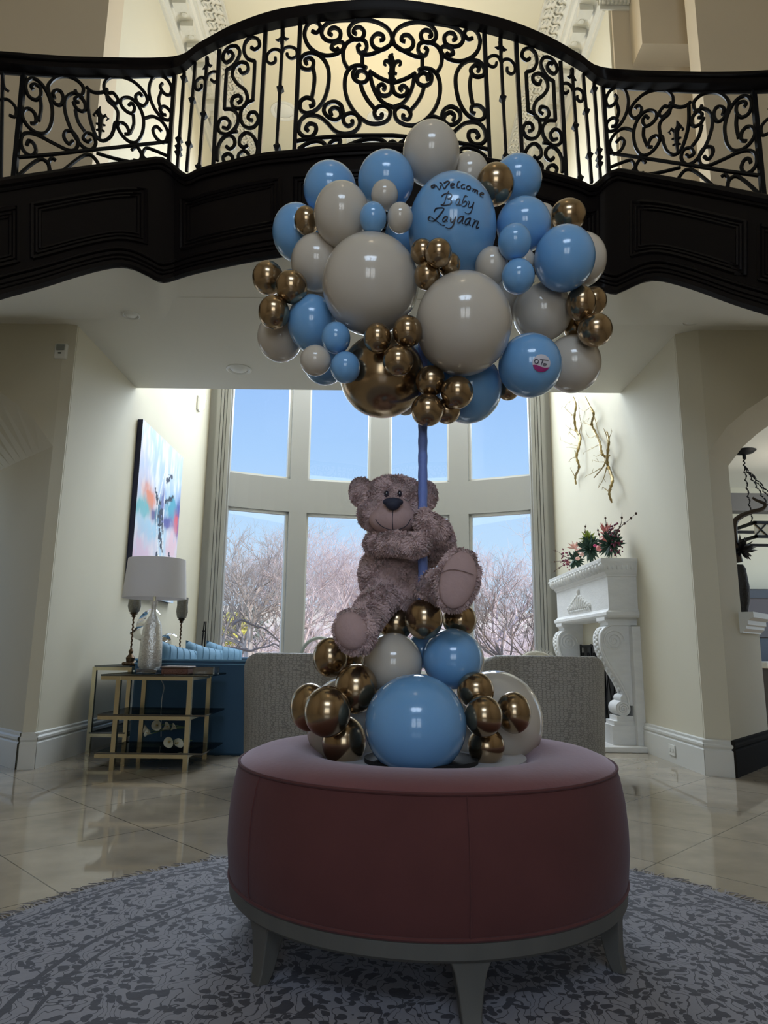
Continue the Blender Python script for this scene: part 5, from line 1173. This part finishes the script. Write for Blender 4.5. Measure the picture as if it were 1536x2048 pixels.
def chain(mb_, a, b_, n_=14):
    for i in range(n_):
        p0 = a.lerp(b_, i/n_); p1 = a.lerp(b_, (i+.85)/n_); mb_.tube([p0, p0.lerp(p1, .5)+Vector((.012*(-1)**i, .012, 0)), p1], .008, 4)
chain(m, Vector((kp.x, kp.y, 2.96)), ap, 4)
zr = atY(1490, 1055, 7.6).z; zr0 = atY(1490, 1082, 7.6).z; Lx0 = atY(1478, 1060, 7.6).x; Lx1 = Lx0+.75
for x, y in ((Lx0+.05, 7.4), (Lx0+.28, 7.3), (Lx1-.2, 7.4), (Lx1, 7.8)): chain(m, ap, Vector((x, y, zr)))
m.build('chain', IRON, pd)
m = MB()
for z in (zr, zr0): m.box(Lx0, Lx1, 7.28, 7.31, z-.015, z+.015); m.box(Lx0, Lx1, 7.88, 7.91, z-.015, z+.015); m.box(Lx0, Lx0+.03, 7.28, 7.91, z-.015, z+.015); m.box(Lx1-.03, Lx1, 7.28, 7.91, z-.015, z+.015)
for k in range(5):
    xa = Lx0+(Lx1-Lx0)*k/5; xb = Lx0+(Lx1-Lx0)*(k+1)/5; m.tube([Vector((xa, 7.29, zr)), Vector((xb, 7.29, zr0))], .007, 4); m.tube([Vector((xa, 7.29, zr0)), Vector((xb, 7.29, zr))], .007, 4)
m.build('frame', IRON, pd)
MB().box(Lx0+.01, Lx1-.01, 7.30, 7.305, zr0, zr).build('amber_glass', mat('amber_glass', (.42, .33, .18), .3), pd)
# vase, horn and dark foliage on the half wall ledge
vp = Vector((2.72, 5.36, 1.10)); HV = mat('dark_woven_vase', (.02, .018, .016), .6, bump=.8, bscale=50)
hv = thing('tall_dark_vase', 'tall dark woven vase with a curved horn and black feathers on the half wall ledge', 'vase', vp)
z1 = 1.10; zv = atY(1485, 1130, 5.36).z
MB().lathe([(.001, z1), (.045, z1), (.07, z1+.10), (.075, z1+.2), (.06, zv-.03), (.045, zv), (.001, zv)], (vp.x, vp.y, 0), 24).build('vase_body', HV, hv)
q = cr([atY(x, y, 5.36) for x, y in ((1478, 1125), (1470, 1090), (1468, 1050), (1478, 1035), (1500, 1025), (1525, 1018), (1530, 1008), (1512, 1000), (1505, 995))], 5)
MB().tube(q, [.030-.022*i/(len(q)-1) for i in range(len(q))], 8).build('horn', mat('dark_horn', (.05, .035, .025), .4), hv)
m = MB(); c_ = atY(1480, 1100, 5.36)
for i in range(60):
    d = Vector((rf.uniform(-1, 1.3), rf.uniform(-.6, .6), rf.uniform(-.7, 1))).normalized(); m.tube([c_, c_+d*.06, c_+d*rf.uniform(.08, .13)], [.006, .014, .001], 4)
m.build('feathers', BLACK, hv)['kind'] = 'stuff'
# cabinets and counters beyond
kc = thing('kitchen_range_wall', 'dark built in cabinet with a framed panel at the back of the kitchen', 'cabinet', (4.6, 9.2, 0))
MB().box(4.3, 6.5, 9.0, 9.4, 0, 1.62).build('cabinet_body', mat('charcoal_cabinet', (.03, .032, .04), .5), kc, bevel=.01); MB().box(4.5, 5.6, 8.97, 9.0, 1.0, 1.5).build('door_panel', mat('brown_panel', (.06, .04, .035), .5), kc, bevel=.01)
ki = thing('kitchen_island', 'white topped kitchen island glimpsed at the right edge', 'counter', (4.6, 8.0, 0))
MB().box(3.95, 5.6, 7.3, 8.2, 0, .66).build('island_body', mat('dark_island', (.08, .07, .07), .6), ki, bevel=.01); MB().box(3.9, 5.65, 7.25, 8.25, .66, .72).build('island_top', WHITEP, ki, bevel=.01)

# ================================================================== OUTDOORS
GR = mat('dry_scrub_ground', (.55, .46, .32), .95, var=.35, vscale=.8)
m = MB(); rows = []
for j in range(50):
    y = 10.5+j*2.2; row = []
    for i in range(61):
        x = -60+i*2; h = -1.2+max(0, (y-14)*.085)+.5*mnoise.noise(Vector((x*.12, y*.12, 0)))-(.02*(x+8) if x > -8 else 0); row.append(Vector((x, y, h)))
    rows.append(row)
struct(m.loft(rows).build('ground', GR))
struct(MB().box(-6, 6, 9.61, 12, -.2, -.08).build('patio', mat('patio_stone', (.45, .42, .36), .8), smooth=False))
BK = mat('pale_bark', (.44, .37, .32), .9, var=.3, vscale=4); BK2 = mat('grey_brown_bark', (.26, .20, .17), .9); BKP = mat('pinkish_twigs', (.66, .53, .49), .9)
def tree(label, x, y, h, seed, m_, spread=1.0, depth=6, lean=(0, 0), r0=.10):
    rt = random.Random(seed); z0 = -1.4+max(0, (y-14)*.085); m = MB(); cnt = [0]
    def br_(p, d, L, r, k):
        n_ = 4 if k > 1 else 3; pts = [p]; q = p.copy(); dd = d.copy()
        for i in range(n_):
            dd = (dd+Vector((rt.gauss(0, .16), rt.gauss(0, .16), rt.gauss(.03, .12)))).normalized(); q = q+dd*L/n_; pts.append(q.copy())
        m.tube(pts, [r*(1-.45*i/n_)*(.85 if k < 4 else 1) for i in range(n_+1)], 5 if k > 3 else 3, cap=False); cnt[0] += 1
        if k == 0: return
        nb = rt.choice((3, 4, 4)) if k < depth else 5
        for i in range(nb):
            u = rt.uniform(.45, 1); idx = min(n_, max(1, int(round(u*n_)))); ax = Vector((rt.gauss(0, 1), rt.gauss(0, 1), rt.gauss(0, .6))).normalized()
            nd = (dd*.9+ax*.75*spread+Vector((0, 0, .12))).normalized(); br_(pts[idx], nd, L*rt.uniform(.62, .82), r*.56, k-1)
    br_(Vector((x, y, z0)), Vector((lean[0], lean[1], 1)).normalized(), h*.30, r0, depth)
    tag(m.build('bare_tree', m_, ang=180, recalc=False), label, 'tree', 'bare trees outside the window')
def tx(px, Y): return atY(px, 1250, Y).x
tree('bare tree with upright branches at the left edge of the first window', tx(452, 16), 16, 5.6, 3, BK, .8, r0=.13)
tree('bare grey tree behind the sofa in the first window', tx(560, 24), 24, 6.8, 8, BK, 1.0)
tree('bare tree with arching pinkish twigs left of the bear', tx(655, 18), 18, 6.8, 15, BKP, 1.15)
tree('bare tree with arching twigs directly behind the bear body', tx(725, 21), 21, 8.2, 21, BKP, 1.15)
tree('bare pale tree behind the bear foot and pole', tx(880, 22), 22, 7.4, 33, BKP, 1.0)
tree('bare tree with fine pink twigs in the last window, left part', tx(985, 20), 20, 6.8, 41, BKP, 1.1)
tree('bare dark trunked tree leaning at the right edge of the last window', tx(1068, 14), 14, 5.4, 52, BK2, .8, lean=(-.10, 0), r0=.075)
tree('bare tree far behind, between the two middle windows', tx(820, 28), 28, 8.0, 61, BKP, 1.0)
# overhanging limb in the first window
LBM = MB(); bark_lines = [S((465, 1250), (480, 1240), (495, 1245), (510, 1252), (530, 1258), (550, 1275), (565, 1290)), S((460, 1296), (480, 1298), (500, 1302), (515, 1297), (535, 1293), (550, 1288), (565, 1300))]
for L in bark_lines:
    q = cr([atY(x, y, 13+.2*i) for i, (x, y) in enumerate(L)], 5); LBM.tube(q, [.028-.018*i/(len(q)-1) for i in range(len(q))], 6)
    for p in q[::3]:
        d = Vector((rf.uniform(-.3, .3), rf.uniform(-.3, .3), rf.uniform(-.1, .4))); LBM.tube([p, p+d*.5+Vector((.03, 0, .02)), p+d], [.010, .006, .002], 4)
a_ = atY(575, 1300, 14.2); LBM.tube([a_, Vector((a_.x+.4, a_.y, -1.4))], .06, 6)
tag(LBM.build('bare_tree', BK2), 'low dark crooked limbs crossing the bottom of the first window', 'tree', 'bare trees outside the window')
# thicket of scrub on the slope
rs = random.Random(9); m = MB()
for i in range(9000):
    y = rs.uniform(17, 46); x = rs.uniform(-.42, .40)*y; z = -1.2+max(0, (y-14)*.085)-(.02*(x+8) if x > -8 else 0); h = rs.uniform(1.0, 2.6)*(.8+.4*mnoise.noise(Vector((x*.3, y*.3, 5))))*(1.0 if x > -3 else .62)
    p = Vector((x, y, z)); d = Vector((rs.gauss(0, .5), rs.gauss(0, .4), 1)); q = p+d*h*.5; e_ = q+Vector((rs.gauss(0, .6), rs.gauss(0, .5), .9))*h*.5
    m.tube([p, q, e_], [.018, .012, .004], 3, cap=False)
    for k in range(2): b_ = p.lerp(q, rs.uniform(.4, 1)); m.tube([b_, b_+Vector((rs.gauss(0, .5), rs.gauss(0, .4), rs.uniform(.1, .8)))*h*.5], [.009, .003], 3, cap=False)
o = m.build('scrub_thicket', BKP, ang=180, recalc=False); o['kind'] = 'stuff'; tag(o, 'thicket of bare pinkish scrub covering the slope outside', 'shrubs')
for k, (px, py, Y, s_, col, lb) in enumerate(((463, 1262, 30, .8, (.55, .50, .10), 'yellow green bush on the far slope in the first window'), (487, 1260, 34, 1.2, (.14, .16, .12), 'dark green bush beside the yellow one in the first window'))):
    c_ = atY(px, py, Y); m = MB()
    for i in range(700):
        d = Vector((rs.gauss(0, 1), rs.gauss(0, 1), rs.gauss(0, .8))).normalized()*s_*rs.uniform(.6, 1); p = c_+d; u = Vector((rs.gauss(0, 1), rs.gauss(0, 1), rs.gauss(0, 1))).normalized()*.10; v = u.orthogonal().normalized()*.07; m.add([p-u, p+v, p+u, p-v], [(0, 1, 2, 3)])
    m.tube([Vector((c_.x, c_.y, c_.z-s_-1.5)), c_], .08, 5)
    tag(m.build('leafy_bush', mat('bush_leaves_%s' % ('lime' if k == 0 else 'deep'), col, .8), recalc=False, smooth=False), lb, 'bush')
